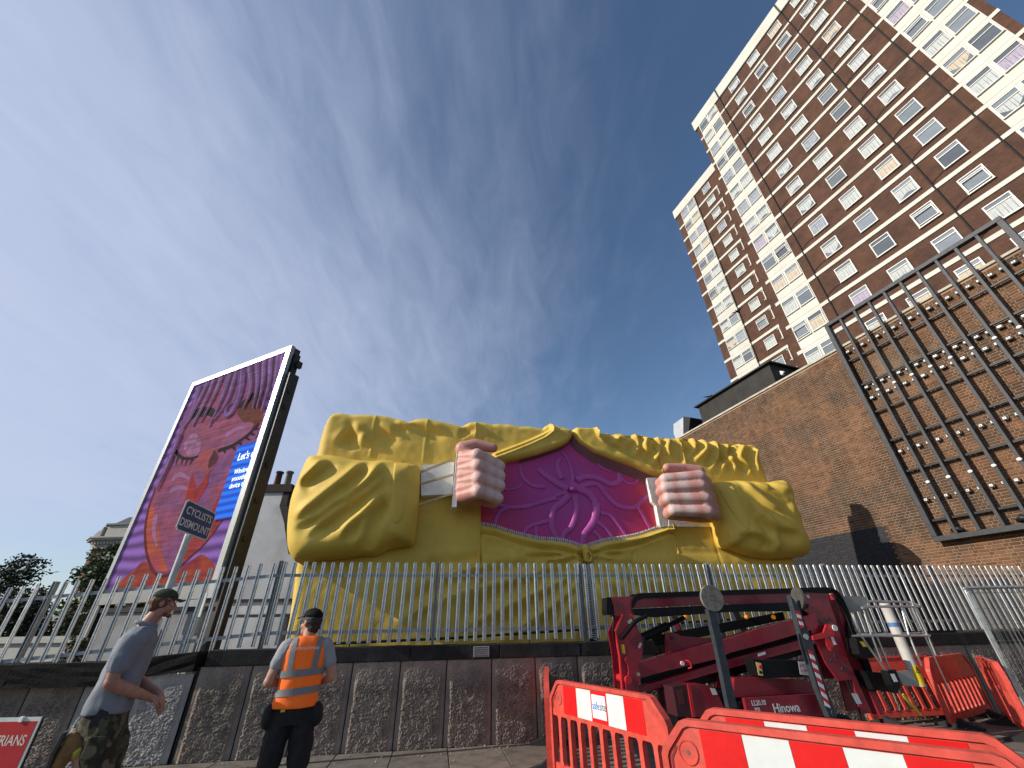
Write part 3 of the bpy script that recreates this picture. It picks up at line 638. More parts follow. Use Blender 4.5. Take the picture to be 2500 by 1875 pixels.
YEL = mat('yellow_foam_paint', (.76,.525,.095), .62, var=.11, vscale=1.1, bump=.6, bscale=34, spec=.3, detail=8, col2=(.67,.455,.075), c2scale=.8)
sc_ = thing('jacket_sculpture', 'huge yellow foam jacket sculpture pulled open by two fists above the fence', 'sculpture', (0, 10.98, 0), FROT)
def pl_dist(S_, Z_, pts):
    P = np.array(pts); seg = P[1:]-P[:-1]; ln = np.hypot(seg[:, 0], seg[:, 1]); cum = np.concatenate([[0], np.cumsum(ln)]); tot = cum[-1]
    best = np.full(S_.shape, 1e9); sg = np.zeros(S_.shape); tt = np.zeros(S_.shape)
    for i in range(len(seg)):
        if ln[i] < 1e-6: continue
        dx, dz = S_-P[i, 0], Z_-P[i, 1]; u = np.clip((dx*seg[i, 0]+dz*seg[i, 1])/ln[i]**2, 0, 1)
        ex, ez = dx-u*seg[i, 0], dz-u*seg[i, 1]; d = np.hypot(ex, ez); cr = seg[i, 0]*dz-seg[i, 1]*dx
        k = d < best; best = np.where(k, d, best); sg = np.where(k, np.sign(cr), sg); tt = np.where(k, (cum[i]+u*ln[i])/tot, tt)
    return best, sg, tt
def fold(S_, Z_, pts, a, w, asym=1.0, ends=(.15, .15)):
    pts = spline(pts, 5)
    d, sg, t = pl_dist(S_, Z_, pts)
    tp = np.clip(t/max(ends[0], 1e-6), 0, 1)*np.clip((1-t)/max(ends[1], 1e-6), 0, 1); tp = tp*tp*(3-2*tp)
    x = d*sg/w
    return a*tp*(1.65*asym*x*np.exp(-x*x) - .55*np.exp(-(x*2.2)**2))
def ridge(S_, Z_, pts, a, w):
    d, sg, t = pl_dist(S_, Z_, spline(pts, 5)); return a*np.exp(-(d/w)**2)
def seam(S_, Z_, pts, a=.018, w=.02):
    d, sg, t = pl_dist(S_, Z_, pts); return -a*np.exp(-(d/w)**2)
def vnoise(S_, Z_, f, seed):
    return np.array([noise.noise(Vector((s*f, z*f, seed))) for s, z in zip(S_.ravel(), Z_.ravel())]).reshape(S_.shape)
bt = sorted(BODY_TOP); bts = np.array([p[0] for p in bt]); btz = np.array([p[1] for p in bt])
hu = np.array(HOLE_UP); hl = np.array(HOLE_LOW)
HX0, HX1 = -.88, 4.42
def z_top(s): return np.interp(s, bts, btz)
def body_h(S_, Z_, up):
    h = np.zeros(S_.shape)
    if up:
        for p in WR_TOPL[:3]: h += seam(S_, Z_, p, -.022, .025)
        for p in WR_TOPL[3:]: h += fold(S_, Z_, p, .085, .20, ends=(.4, .4))
        for p in WR_TOPR: h += fold(S_, Z_, p, .125, .13, ends=(.02, .35))
        h += ridge(S_, Z_, SEAM_R, .06, .035)
        for L_ in (LAPEL_L, LAPEL_R):
            h += ridge(S_, Z_, L_, .11, .045); d, sg, t = pl_dist(S_, Z_, spline(L_, 5)); 
            h += ridge(S_, Z_, [(a_, b_-.10) for a_, b_ in L_], .05, .04)
        zl = np.interp(S_, hu[:, 0], hu[:, 1]); inl = (S_ > HX0) & (S_ < HX1)
        lz = np.where(S_ < 1.82, np.interp(S_, [p[0] for p in LAPEL_L[::-1]][:5]+[1.17], [p[1] for p in LAPEL_L[::-1]][:5]+[6.7]), np.interp(S_, [p[0] for p in LAPEL_R], [p[1] for p in LAPEL_R]))
        w_ = np.clip((lz-Z_)/.16, 0, 1); puff = .15*w_*w_*(3-2*w_)
        h += np.where(inl, puff, 0)
        ex = np.clip((Z_-zl)/.16, 0, 1)
        h -= np.where(inl, .17*(1-np.sqrt(np.maximum(0, 1-(1-ex)**2))), 0)
        d0 = np.abs(S_-1.82); h -= .16*np.exp(-(d0/.07)**2)*(Z_ > 6.15)
    else:
        for p in WR_LOW[:6]: h += fold(S_, Z_, p, .16, .17, ends=(.1, .25))
        for p in WR_LOW[6:]: h += fold(S_, Z_, p, .05, .07)
        for p in WR_LOWR: h += fold(S_, Z_, p, -.12, .17)
        zl = np.interp(S_, hl[:, 0], hl[:, 1]); inl = ((S_ > HX0) & (S_ < HX1)).astype(float)
        dz = zl-Z_
        h += inl*(.085*np.exp(-((dz-.10)/.055)**2) - .05*np.exp(-((dz-.21)/.04)**2) + .03*np.exp(-((dz-.28)/.05)**2))
        h += ridge(S_, Z_, [(1.60, 3.3), (1.60, 1.2)], .05, .05) + ridge(S_, Z_, [(2.06, 3.3), (2.10, 1.2)], .05, .05)
        h -= .10*np.exp(-((S_-1.83)/.12)**2)*(Z_ < 3.25)
        h += .06*np.clip((3.3-Z_)/.3, 0, 1)
        for p in SEAMS: h += seam(S_, Z_, p)
    return h
def body_patch(up, ns=400, nz=64):
    s = np.linspace(-5.28, 8.02, ns)
    s = np.sort(np.concatenate([s, [HX0-.001, HX0+.001, HX1-.001, HX1+.001]])); ns = len(s)
    inh = (s > HX0) & (s < HX1)
    if up: za = np.where(inh, np.interp(s, hu[:, 0], hu[:, 1]), 4.55); zb = z_top(s)
    else: za = np.full(ns, .45); zb = np.where(inh, np.interp(s, hl[:, 0], hl[:, 1]), 4.55)
    v = np.linspace(0, 1, nz)[:, None]; Z_ = za[None]*(1-v)+zb[None]*v; S_ = np.repeat(s[None], nz, 0)
    h = body_h(S_, Z_, up) + .03*vnoise(S_, Z_, 1.1, 3 if up else 9) + .008*vnoise(S_, Z_, 5, 5)
    def rnd(d, r): d = np.clip(d/r, 0, 1); return r*(1-np.sqrt(np.maximum(0, 1-(1-d)**2)))
    h -= rnd(S_+5.28, .28) + rnd(8.02-S_, .28)
    if up: h -= rnd(zb[None]-Z_, .20)*1.1
    # body narrows slightly towards the hem at the sides
    k = np.clip((4.3-Z_)/2.5, 0, 1); S2 = S_ + np.where(S_ < -3.5, .27*k*np.clip((-3.5-S_)/1.5, 0, 1), 0) - np.where(S_ > 6.5, .16*k*np.clip((S_-6.5)/1.5, 0, 1), 0)
    V = np.stack([S2, -h, Z_], -1).reshape(-1, 3); F = []
    for j in range(nz-1):
        for i in range(ns-1):
            a = j*ns+i; F.append((a, a+1, a+ns+1, a+ns))
    V = [tuple(p) for p in V]; n0 = len(V)
    ring = [i for i in range(ns)] + [j*ns+ns-1 for j in range(1, nz)] + [(nz-1)*ns+i for i in range(ns-2, -1, -1)] + [j*ns for j in range(nz-2, 0, -1)]
    bk = .40
    for r_ in ring: p = V[r_]; V.append((p[0], bk, p[2]))
    m = len(ring)
    for q in range(m): F.append((ring[q], ring[(q+1) % m], n0+(q+1) % m, n0+q))
    return V, F
V1, F1 = body_patch(True); V2, F2 = body_patch(False, 400, 72)
n1 = len(V1)
me = np_mesh('jacket_body', V1+V2, F1+[tuple(i+n1 for i in f) for f in F2]); me.shade_smooth(); me.set_sharp_from_angle(angle=R(55)); obj('jacket_body', me, YEL, sc_)
bm = B(); box2(bm, (-4.7, .41, .1), (7.6, .60, 6.3)); mk('backing_frame', bm, MT['black'], sc_)

def star(poly, n):
    P = np.array(spline(poly+[poly[0]], 6)); c = P.mean(0); ang = np.unwrap(np.arctan2(P[:, 1]-c[1], P[:, 0]-c[0])); rad = np.hypot(P[:, 0]-c[0], P[:, 1]-c[1])
    if ang[-1] < ang[0]: ang, rad = ang[::-1], rad[::-1]
    return c, ang, rad
class Pad:
    def __init__(s, poly, H, base, folds, fa, fw, p=5, sign=1):
        s.poly = poly; s.c, s.ang, s.rad = star(poly, 0); s.H, s.base, s.folds, s.fa, s.fw, s.p, s.sign = H, base, folds, fa, fw, p, sign
    def t(s, S_, Z_):
        a = np.arctan2(Z_-s.c[1], S_-s.c[0]); a0 = s.ang[0]; a = a0 + np.mod(a-a0, 2*math.pi)
        return np.hypot(S_-s.c[0], Z_-s.c[1])/np.interp(a, s.ang, s.rad)
    def h(s, S_, Z_):
        t = np.clip(s.t(S_, Z_), 0, 1); h = s.base + s.H*np.sqrt(np.maximum(0, 1-t**s.p)); e = np.clip((1-t)/.12, 0, 1); e = .35+.65*e
        for f in s.folds: h = h + e*fold(S_, Z_, f, s.fa*s.sign, s.fw, ends=(.22, .22))
        return h
    def mesh(s, name, back, na=220, nr=46, grow=0):
        th = np.linspace(s.ang[0], s.ang[0]+2*math.pi, na, endpoint=False); rb = np.interp(th, s.ang, s.rad)
        tt = np.sin(np.linspace(0, 1, nr)*math.pi/2)**.9
        S_ = s.c[0]+np.cos(th)[None]*rb[None]*tt[:, None]; Z_ = s.c[1]+np.sin(th)[None]*rb[None]*tt[:, None]
        h = s.h(S_, Z_) + .012*vnoise(S_, Z_, 2.2, 4)
        V = [tuple(p) for p in np.stack([S_, -h, Z_], -1).reshape(-1, 3)]; F = []
        for j in range(nr-1):
            for i in range(na):
                a = j*na+i; b_ = j*na+(i+1) % na
                if j == 0: F.append((0, a+na, b_+na)) if i >= 0 else None
                else: F.append((a, a+na, b_+na, b_))
        n0 = len(V); last = (nr-1)*na
        for i in range(na): p = V[last+i]; V.append((p[0], back, p[2]))
        for i in range(na): F.append((last+i, n0+i, n0+(i+1) % na, last+(i+1) % na))
        F.append(tuple(n0+i for i in range(na)))
        me = np_mesh(name, V, F); bm = B(); bm.from_mesh(me); bmesh.ops.remove_doubles(bm, verts=bm.verts, dist=1e-5); bmesh.ops.recalc_face_normals(bm, faces=bm.faces); bm.to_mesh(me); bm.free(); me.shade_smooth(); return me
padL = Pad(SLEEVE_L, .58, .22, SL_G, .15, .18); padR = Pad(SLEEVE_R, .58, .22, SR_G, .09, .18, sign=1)
for pd, strap, lab in ((padL, SL_STRAP, 'left sleeve with deep diagonal folds'), (padR, SR_STRAP, 'right sleeve with shallow folds')):
    sl = obj('sleeve', pd.mesh('sleeve', .05), YEL, sc_); sl['label'] = lab
    st = Pad(strap, .05, 0, [], 0, 1, p=14); old = st.h
    st.h = (lambda S_, Z_, st=st, pd=pd, old=old: old(S_, Z_) + pd.h(S_, Z_) - .02)
    obj('cuff_strap', st.mesh('cuff_strap', -.3, 90, 14), YEL, sl)

# pink panel with veins behind the opening
PANEL = mat('panel_paint', (.115,.016,.085), .55, var=.1)
t_ = PANEL.node_tree; b_ = t_.nodes['Principled BSDF']; tcn = t_.nodes.new('ShaderNodeTexCoord'); sp_ = t_.nodes.new('ShaderNodeSeparateXYZ'); t_.links.new(tcn.outputs['Object'], sp_.inputs[0])
vm = t_.nodes.new('ShaderNodeVectorMath'); vm.operation = 'DISTANCE'; t_.links.new(tcn.outputs['Object'], vm.inputs[0]); vm.inputs[1].default_value = (1.5, .14, 4.85)
ns_ = t_.nodes.new('ShaderNodeTexNoise'); ns_.inputs['Scale'].default_value = 1.1; t_.links.new(tcn.outputs['Object'], ns_.inputs['Vector'])
ad = t_.nodes.new('ShaderNodeMath'); ad.operation = 'MULTIPLY_ADD'; t_.links.new(ns_.outputs[0], ad.inputs[0]); ad.inputs[1].default_value = .9; t_.links.new(vm.outputs['Value'], ad.inputs[2])
cr = t_.nodes.new('ShaderNodeValToRGB'); mr = t_.nodes.new('ShaderNodeMapRange'); t_.links.new(ad.outputs[0], mr.inputs[0]); mr.inputs[1].default_value = .5; mr.inputs[2].default_value = 3.3; t_.links.new(mr.outputs[0], cr.inputs[0])
cr.color_ramp.elements[0].color = (.44,.075,.35,1); cr.color_ramp.elements[1].color = (.58,.035,.06,1)
e_ = cr.color_ramp.elements.new(.45); e_.color = (.52,.045,.24,1); t_.links.new(cr.outputs[0], b_.inputs['Base Color'])
bm = B(); box2(bm, (-1.2, .14, 3.1), (4.5, .20, 6.38)); mk('painted_panel', bm, PANEL, sc_)
VEIN = mat('vein_paint', (.54,.10,.39), .5, var=.15, vscale=3, col2=(.45,.07,.31), c2scale=1.5, spec=.5)
vpar = None
for r_, pts in VEINS:
    P = spline(pts, 7); n = len(P); bm = B()
    rr = [r_*1.25*(1-.25*i/n) for i in range(n)]
    tube(bm, [(p[0], .12, p[1]) for p in P], rr, 12); 
    for v in bm.verts: v.co.y = .135+(v.co.y-.12)*.48
    mk('vein', bm, VEIN, sc_, smooth=True)
bm = B(); ellip(bm, (HUB[0][0]+.05, .05, HUB[0][1]-.02), (.10, .07, .08)); mk('vein_hub', bm, VEIN, sc_, smooth=True)
LINING = mat('pink_lining', (.42,.20,.22), .7, var=.08)
# pale lining under the right lapel
bm = B(); q = HOLE_UP[7:14]
ra = [bm.verts.new((p[0], -.02, p[1]-.01)) for p in q]; rb_ = [bm.verts.new((p[0]-.04, .135, p[1]-.24)) for p in q]
for i in range(len(q)-1): bm.faces.new((ra[i], ra[i+1], rb_[i+1], rb_[i]))
bmesh.ops.solidify(bm, geom=list(bm.faces), thickness=.02); mk('lapel_lining', bm, LINING, sc_)
bm = B(); q = HOLE_UP[2:8]
ra = [bm.verts.new((p[0], -.02, p[1]-.01)) for p in q]; rb_ = [bm.verts.new((p[0]+.03, .135, p[1]-.05)) for p in q]
for i in range(len(q)-1): bm.faces.new((ra[i], ra[i+1], rb_[i+1], rb_[i]))
bmesh.ops.solidify(bm, geom=list(bm.faces), thickness=.02); mk('lapel_lining', bm, LINING, sc_)
FOAM = mat('raw_foam', (.80,.77,.72), .9, var=.12, vscale=6, bump=1.0, bscale=22)
bm = B(); prism(bm, FOAM_R, -.03, .2); mk('raw_foam_edge', bm, FOAM, sc_)
bm = B(); prism(bm, FOAM_R2, -.05, .1); mk('raw_foam_edge', bm, FOAM, sc_)
bm = B(); prism(bm, WRIST_BLOCK, -.25, -.02); wb = mk('foam_wrist', bm, mat('wrist_foam', (.80,.80,.78), .9, var=.15, bump=.6, bscale=18), sc_, bevel=.02)
BATT = mat('timber_batten', (.50,.37,.20), .7, var=.15, vscale=12)
for a, b2 in BATTENS:
    bm = B(); tube(bm, [(a[0], -.45, a[1]), (b2[0]+.05, -.56, b2[1])], .035, 4); mk('timber_batten', bm, BATT, sc_)
# fists
SKIN = mat('fist_paint', (.60,.285,.235), .5, var=.12, vscale=2.5, spec=.35)
t_ = SKIN.node_tree; b_ = t_.nodes['Principled BSDF']; at_ = t_.nodes.new('ShaderNodeAttribute'); at_.attribute_name = 'paint'
mx = t_.nodes.new('ShaderNodeMix'); mx.data_type = 'RGBA'; t_.links.new(at_.outputs['Fac'], mx.inputs[0]); t_.links.new(b_.inputs['Base Color'].links[0].from_socket, mx.inputs[6]); mx.inputs[7].default_value = (.70,.56,.52,1); t_.links.new(mx.outputs[2], b_.inputs['Base Color'])
def fist(fingers, thumb, sgn, wrist_s, ztop, zbot):
    bm = B(); kn = []; r_ = .165
    for i, (k, t) in enumerate(fingers):
        rr = r_*(1, 1.03, 1.0, .95)[i]
        K = Vector((k[0], -.98, k[1])); T_ = Vector((t[0]-.03*sgn, -.80, t[1])); E_ = Vector((t[0]-.10*sgn, -.42, t[1]))
        capsule(bm, K, rr*1.06, T_, rr*.95); capsule(bm, T_, rr*.95, E_, rr*.92)
        kn += [K, T_+Vector((0, -.08, 0)), (K*.45+T_*.55)+Vector((0, -.06, 0))]
        zz = zbot+(ztop-zbot)*(1-(i+.5)/4)
        capsule(bm, K+Vector((0, .03, 0)), rr*1.0, Vector((wrist_s+.19*sgn, -.62, zz*.75+k[1]*.25)), .19)
        capsule(bm, Vector((k[0], -.55, k[1])), .2, Vector((wrist_s+.19*sgn, -.45, zz*.75+k[1]*.25)), .19)
        capsule(bm, Vector((k[0], -.5, k[1])), .18, E_, .16)
    for (k, t), (k2, t2), i in zip(fingers, fingers[1:], range(3)):
        zz = zbot+(ztop-zbot)*(1-(i+1)/4); km = ((k[0]+k2[0])/2, (k[1]+k2[1])/2)
        capsule(bm, Vector((km[0]+.02*sgn, -.93, km[1])), .165, Vector((wrist_s+.19*sgn, -.64, zz*.75+km[1]*.25)), .19)
    tp = [Vector((p[0], -.62, p[1])) for p in thumb]
    capsule(bm, tp[0], .20, tp[1], .165); capsule(bm, tp[1], .165, tp[2]+Vector((0, -.06, 0)), .125)
    capsule(bm, tp[0], .20, Vector((fingers[0][0][0], -.7, fingers[0][0][1]-.1)), .17)
    o = blob('fist', bm, SKIN, sc_, .028, 3, .5)
    at = o.data.attributes.new('paint', 'FLOAT', 'POINT'); kk = np.array([tuple(k) for k in kn]); co = np.empty(len(o.data.vertices)*3); o.data.vertices.foreach_get('co', co); co = co.reshape(-1, 3)
    dd = np.min(np.linalg.norm(co[:, None]-kk[None], axis=2), axis=1)
    at.data.foreach_set('value', np.clip(1-(dd-.06)/.18, 0, .85).astype(np.float32))
    return o
fL = fist(FL_F, FL_T, 1, -2.0+.0, 5.35, 4.3) if False else None
wl_s = FIST_L[1][0]; fist(FL_F, FL_T, 1, wl_s, FIST_L[0][1]-.1, FIST_L[2][1]+.1)
wr_s = FIST_R[1][0]; fist(FR_F, FR_T, -1, wr_s-.02, FIST_R[0][1]+.05, FIST_R[2][1]+.12)
# cut end of the left fist: raw foam collar
bm = B(); prism(bm, [(wl_s-.03, FIST_L[2][1]), (wl_s+.08, FIST_L[2][1]), (FIST_L[0][0]+.1, FIST_L[0][1]), (FIST_L[0][0]-.02, FIST_L[0][1])], -.72, -.25); mk('foam_collar', bm, FOAM, sc_, bevel=.02)
# zip
TEETH = mat('zip_teeth', (.62,.60,.52), .4, var=.1); TAPE = mat('zip_tape', (.02,.018,.02), .8)
P = spline(HOLE_LOW[:-1], 24); bm = B(); bt_ = B(); L = 0; nxt = 0
for a, b2 in zip(P, P[1:]):
    d = np.hypot(*(b2-a)); n_ = np.array([-(b2-a)[1], (b2-a)[0]])/max(d, 1e-6); L += d
    if L > nxt:
        nxt += .052; c = (a+b2)/2; ang = math.atan2((b2-a)[1], (b2-a)[0]); l_ = .115
        box(bm, (0, 0, 0), (.024, .05, l_), m=Matrix.Translation((c[0]+n_[0]*.035, .02, c[1]+n_[1]*.035)) @ Matrix.Rotation(-ang, 4, 'Y'))
q = [bt_.verts.new((p[0], .03, p[1]-.06)) for p in P]; q2 = [bt_.verts.new((p[0], .05, p[1]+.035)) for p in P]
for i in range(len(P)-1): bt_.faces.new((q[i], q[i+1], q2[i+1], q2[i]))
for sgn in (-1, 1):
    z = 2.9
    while z > 1.15:
        box(bm, (1.86+.035*sgn+.02*(3.2-z), -.03, z+(.022 if sgn > 0 else 0)), (.085, .04, .02)); z -= .047
o = mk('zip_teeth', bm, TEETH, sc_); tag(o, kind='stuff')
box2(bt_, (1.74, -.012, 1.1), (2.0, .0, 2.95)); mk('zip_tape', bt_, TAPE, sc_)
bm = B(); capsule(bm, (1.83, -.06, 3.30), .10, (1.84, -.08, 3.02), .085); zp = blob('zip_slider', bm, YEL, sc_, .02, 3)
bm = B(); tube(bm, [(1.86+.075*math.cos(a), -.17, 3.08+.11*math.sin(a)) for a in np.linspace(0, 2*math.pi, 20)], .028, 8); mk('zip_pull_ring', bm, YEL, zp, smooth=True)
# ------------------------------------------------------------------ billboard
BBO = Vector((-6.57, 10.0, 0)); BROT = math.atan2(-.426, .905)      # local x runs right (towards camera side), origin at right end
bb = thing('digital_billboard', 'tall portrait billboard showing a pink face with closed eyes behind the fence', 'billboard', BBO, BROT)
BW, Z0, Z1 = 4.88, 2.22, 8.98
ALU = mat('billboard_frame_alu', (.32,.335,.33), .4, metal=.4, var=.08)
SIDE = mat('billboard_side', (.022,.023,.024), .5, var=.25, vscale=3)
bm = B(); box2(bm, (-BW+.02, .02, Z0+.02), (-.02, .26, Z1-.02)); mk('cabinet', bm, SIDE, bb)
for xa in (-BW, -.20):
    bm = B(); box2(bm, (xa, -.07, Z0), (xa+(.17 if xa < -1 else .20), .05, Z1)); mk('frame_side', bm, ALU, bb)
bm = B(); box2(bm, (-BW+.17, -.068, Z1-.17), (-.20, .05, Z1)); mk('frame_top', bm, ALU, bb)
bm = B(); box2(bm, (-BW+.17, -.068, Z0), (-.20, .05, Z0+.34)); mk('frame_bottom', bm, mat('frame_grey', (.20,.205,.20), .5, metal=.3), bb)
bm = B(); box2(bm, (.005, .03, -.0), (.16, .34, Z1-.95)); mk('side_column', bm, SIDE, bb, bevel=.01)
bm = B(); box2(bm, (.003, .08, Z1-.94), (.08, .25, Z1-.25)); box2(bm, (.10, .16, Z1-.7), (.2, .3, Z1-.5)); mk('top_bracket', bm, MT['black'], bb)
for z in (Z1-1.6, Z1-2.1, 5.2, 4.3, 3.4):
    bm = B(); box2(bm, (.161, .12, z), (.19, .22, z+.12)); mk('hinge', bm, MT['black'], bb)
bm = B(); box2(bm, (-BW-.30, .06, 1.5), (-BW-.02, .30, Z1-2.55)); mk('side_wing', bm, ALU, bb, bevel=.01)
bm = B(); box2(bm, (-BW-.02, .05, 1.5), (-BW+.10, .36, Z1-2.5)); mk('wing_edge', bm, MT['black'], bb)
for xa in (-3.6, -.45):
    bm = B(); box2(bm, (xa, .05, 0), (xa+.4, .26, Z0)); mk('support_leg', bm, SIDE, bb)
SE = 1.0
def pmat(nm, c, c2=None, sc=2.0):
    h = lambda q: tuple(v*.28 for v in q) if q else None
    m = mat(nm, h(c), .85, var=.25, vscale=3.0, col2=h(c2), c2scale=sc, emit=SE, coord='Object', spec=.1)
    t = m.node_tree; b = t.nodes['Principled BSDF']; src = b.inputs['Base Color'].links[0].from_socket
    tcn = t.nodes.new('ShaderNodeTexCoord'); mp = t.nodes.new('ShaderNodeMapping'); mp.inputs['Scale'].default_value = (.7, 1, 15); t.links.new(tcn.outputs['Object'], mp.inputs[0])
    n = t.nodes.new('ShaderNodeTexNoise'); n.inputs['Scale'].default_value = 1; n.inputs['Detail'].default_value = 4; t.links.new(mp.outputs[0], n.inputs['Vector'])
    r_ = t.nodes.new('ShaderNodeMapRange'); t.links.new(n.outputs[0], r_.inputs[0]); r_.inputs[1].default_value = .3; r_.inputs[2].default_value = .7; r_.inputs[3].default_value = .62; r_.inputs[4].default_value = 1.25
    vm = t.nodes.new('ShaderNodeVectorMath'); vm.operation = 'SCALE'; t.links.new(src, vm.inputs[0]); t.links.new(r_.outputs[0], vm.inputs['Scale'])
    t.links.new(vm.outputs[0], b.inputs['Base Color']); t.links.new(vm.outputs[0], b.inputs['Emission Color']); return m
SCR = pmat('screen_purple', srgb(112,72,142))
t_ = SCR.node_tree; b_ = t_.nodes['Principled BSDF']; tcn = t_.nodes.new('ShaderNodeTexCoord'); wv = t_.nodes.new('ShaderNodeTexWave'); wv.wave_type = 'BANDS'; wv.bands_direction = 'Z'; wv.inputs['Scale'].default_value = .95; wv.inputs['Distortion'].default_value = 1.6; wv.inputs['Detail'].default_value = 3
t_.links.new(tcn.outputs['Object'], wv.inputs['Vector']); mx = t_.nodes.new('ShaderNodeMix'); mx.data_type = 'RGBA'; t_.links.new(wv.outputs['Fac'], mx.inputs[0]); mx.inputs[6].default_value = (*[v*.35 for v in srgb(92,58,118)], 1); mx.inputs[7].default_value = (*[v*.35 for v in srgb(146,104,188)], 1)
t_.links.new(mx.outputs[2], b_.inputs['Base Color']); t_.links.new(mx.outputs[2], b_.inputs['Emission Color'])
bm = B(); box2(bm, (-BW+.17, -.004, Z0+.34), (-.20, .03, Z1-.17)); scr = mk('screen', bm, SCR, bb)
A_FACE=[(-4.1,8.79),(-4.45,8.19),(-4.66,7.7),(-4.46,6.74),(-4.51,5.59),(-4.41,4.9),(-4.15,4.23),(-3.92,3.86),(-3.45,3.37),(-2.9,2.98),(-2.42,2.8),(-1.98,2.85),(-1.56,3.11),(-1.14,3.38),(-0.8,3.76),(-0.6,4.09),(-0.65,4.67),(-0.55,5.25),(-0.36,5.94),(-0.32,6.51),(-0.57,7.34),(-0.84,8.13),(-1.9,8.67),(-3.06,8.75)]
A_NECK=[(-4.26,2.37),(-4.25,2.71),(-3.79,2.99),(-3.42,3.21),(-2.91,2.9),(-2.38,2.76),(-1.73,2.87),(-1.14,3.16),(-0.73,3.09),(-0.27,2.82),(-0.07,2.61),(0.01,2.21),(-1.68,2.14)]
A_CHEEK=[(-4.41,4.9),(-4.1,4.22),(-3.58,3.54),(-2.85,3.01),(-2.21,2.9),(-2.88,3.44),(-3.55,4.17)]
A_CHEEK2=[(-1.21,3.38),(-0.8,3.76),(-0.76,4.77),(-1.0,4.97),(-1.22,4.41),(-1.48,3.83),(-1.82,3.32),(-1.97,3.03),(-1.56,3.11)]
A_SHADE=[(-0.97,7.6),(-0.43,6.84),(-0.53,6.31),(-1.19,6.7),(-1.68,7.13),(-1.45,7.4)]
A_LID1=[(-3.82,6.4),(-3.89,6.63),(-3.76,6.82),(-3.41,6.78),(-3.06,6.52),(-2.88,6.23),(-2.96,6.04),(-3.36,6.06)]
A_LID2=[(-1.92,6.05),(-1.84,6.43),(-1.45,6.66),(-0.95,6.65),(-0.68,6.49),(-0.9,6.24),(-1.38,6.09)]
A_BROW1=[(-4.26,7.4),(-4.13,7.6),(-3.93,7.78),(-3.4,7.71),(-2.97,7.54),(-2.75,7.23),(-2.98,7.27),(-3.29,7.4),(-3.53,7.38),(-3.81,7.5),(-4.02,7.43)]
A_BROW2=[(-1.74,7.25),(-1.63,7.47),(-1.28,7.66),(-0.83,7.78),(-0.71,7.42),(-1.11,7.45),(-1.41,7.3)]
A_NOSE=[(-2.55,6.12),(-2.26,6.14),(-1.91,5.93),(-1.78,5.73),(-1.85,5.53),(-2.02,5.33),(-2.59,5.56),(-2.96,5.77),(-2.8,5.96)]
A_NOSTRIL=[(-2.13,6.04),(-1.84,5.82),(-1.82,5.6),(-2.07,5.48),(-2.19,5.76)]
A_LIPS=[(-2.78,5.45),(-2.27,4.89),(-1.98,5.42),(-1.83,5.01),(-1.92,4.73),(-2.05,4.49),(-2.64,4.69),(-2.72,5.04)]
A_LASH1=[[(-4.39,6.51),(-3.82,6.14),(-3.31,5.98),(-2.84,5.97)],[(-3.91,6.16),(-3.87,5.88)],[(-3.6,6.03),(-3.56,5.82)],[(-3.34,5.97),(-3.33,5.76)],[(-3.05,5.93),(-3.12,5.77)],[(-4.24,6.4),(-4.33,6.23)],[(-4.32,6.47),(-4.11,6.09)]]
A_LASH2=[[(-1.93,5.97),(-1.33,6.01),(-0.87,6.18),(-0.59,6.37),(-0.47,6.52)],[(-1.67,5.98),(-1.54,5.82)],[(-1.33,6.01),(-1.12,5.84)],[(-1.06,6.08),(-0.89,5.91)],[(-0.87,6.18),(-0.61,6.04)],[(-0.71,6.28),(-0.45,6.14)],[(-0.59,6.37),(-0.35,6.32)]]
A_HAIR=[[(-4.43,8.75),(-4.23,7.83),(-4.26,6.95)],[(-4.02,8.8),(-4.08,8.16),(-4.16,7.52),(-4.31,7.16)],[(-3.7,8.84),(-3.68,8.06),(-3.79,7.33),(-3.77,7.1)],[(-3.31,8.82),(-3.27,8.08),(-3.4,7.16)],[(-2.85,8.82),(-2.77,7.89),(-2.84,6.89)],[(-2.53,8.82),(-2.42,7.69),(-2.72,7.09)],[(-2.26,8.83),(-1.89,7.84),(-1.91,7.29),(-2.13,7.12),(-2.3,7.38),(-2.13,7.56)],[(-1.92,8.8),(-1.4,7.83),(-1.42,7.18)],[(-1.56,8.84),(-1.12,7.87),(-0.94,7.07)],[(-1.22,8.83),(-0.87,7.85),(-0.75,7.04)],[(-0.91,8.8),(-0.55,7.77),(-0.47,6.86)],[(-0.57,8.79),(-0.19,7.4),(-0.21,6.49),(-0.36,6.01)],[(-0.36,8.78),(-0.02,7.46),(-0.13,6.77)],[(-4.3,6.49),(-4.28,5.86),(-4.28,5.17)],[(-4.34,6.94),(-4.24,6.16),(-4.24,5.45)]]
A_BLUE=[(-0.97,5.91),(-0.12,5.92),(-0.12,3.97),(-0.96,3.96)]
A_TXT=[(-0.77,5.49),(-0.19,5.5),(-0.68,5.1),(-0.18,5.13),(-0.72,4.92),(-0.17,4.93),(-0.72,4.73),(-0.15,4.74)]
A_JAW=[(-4.45,5.29),(-4.35,4.66),(-4.02,4.0),(-3.45,3.37),(-2.88,2.96),(-2.4,2.78),(-1.91,2.85),(-1.45,3.14),(-1.0,3.46),(-0.64,3.94)]
A_HL=[[(-3.74,5.43),(-3.41,5.52),(-2.8,5.29)],[(-3.57,5.07),(-3.21,5.11),(-2.6,4.98)],[(-3.75,6.55),(-3.42,6.54),(-3.01,6.38)],[(-1.84,6.43),(-1.39,6.54),(-1.02,6.49)],[(-3.81,4.41),(-3.55,3.95),(-3.06,3.5)],[(-2.45,5.95),(-2.37,6.01),(-2.2,5.9)]]
layer = [0]
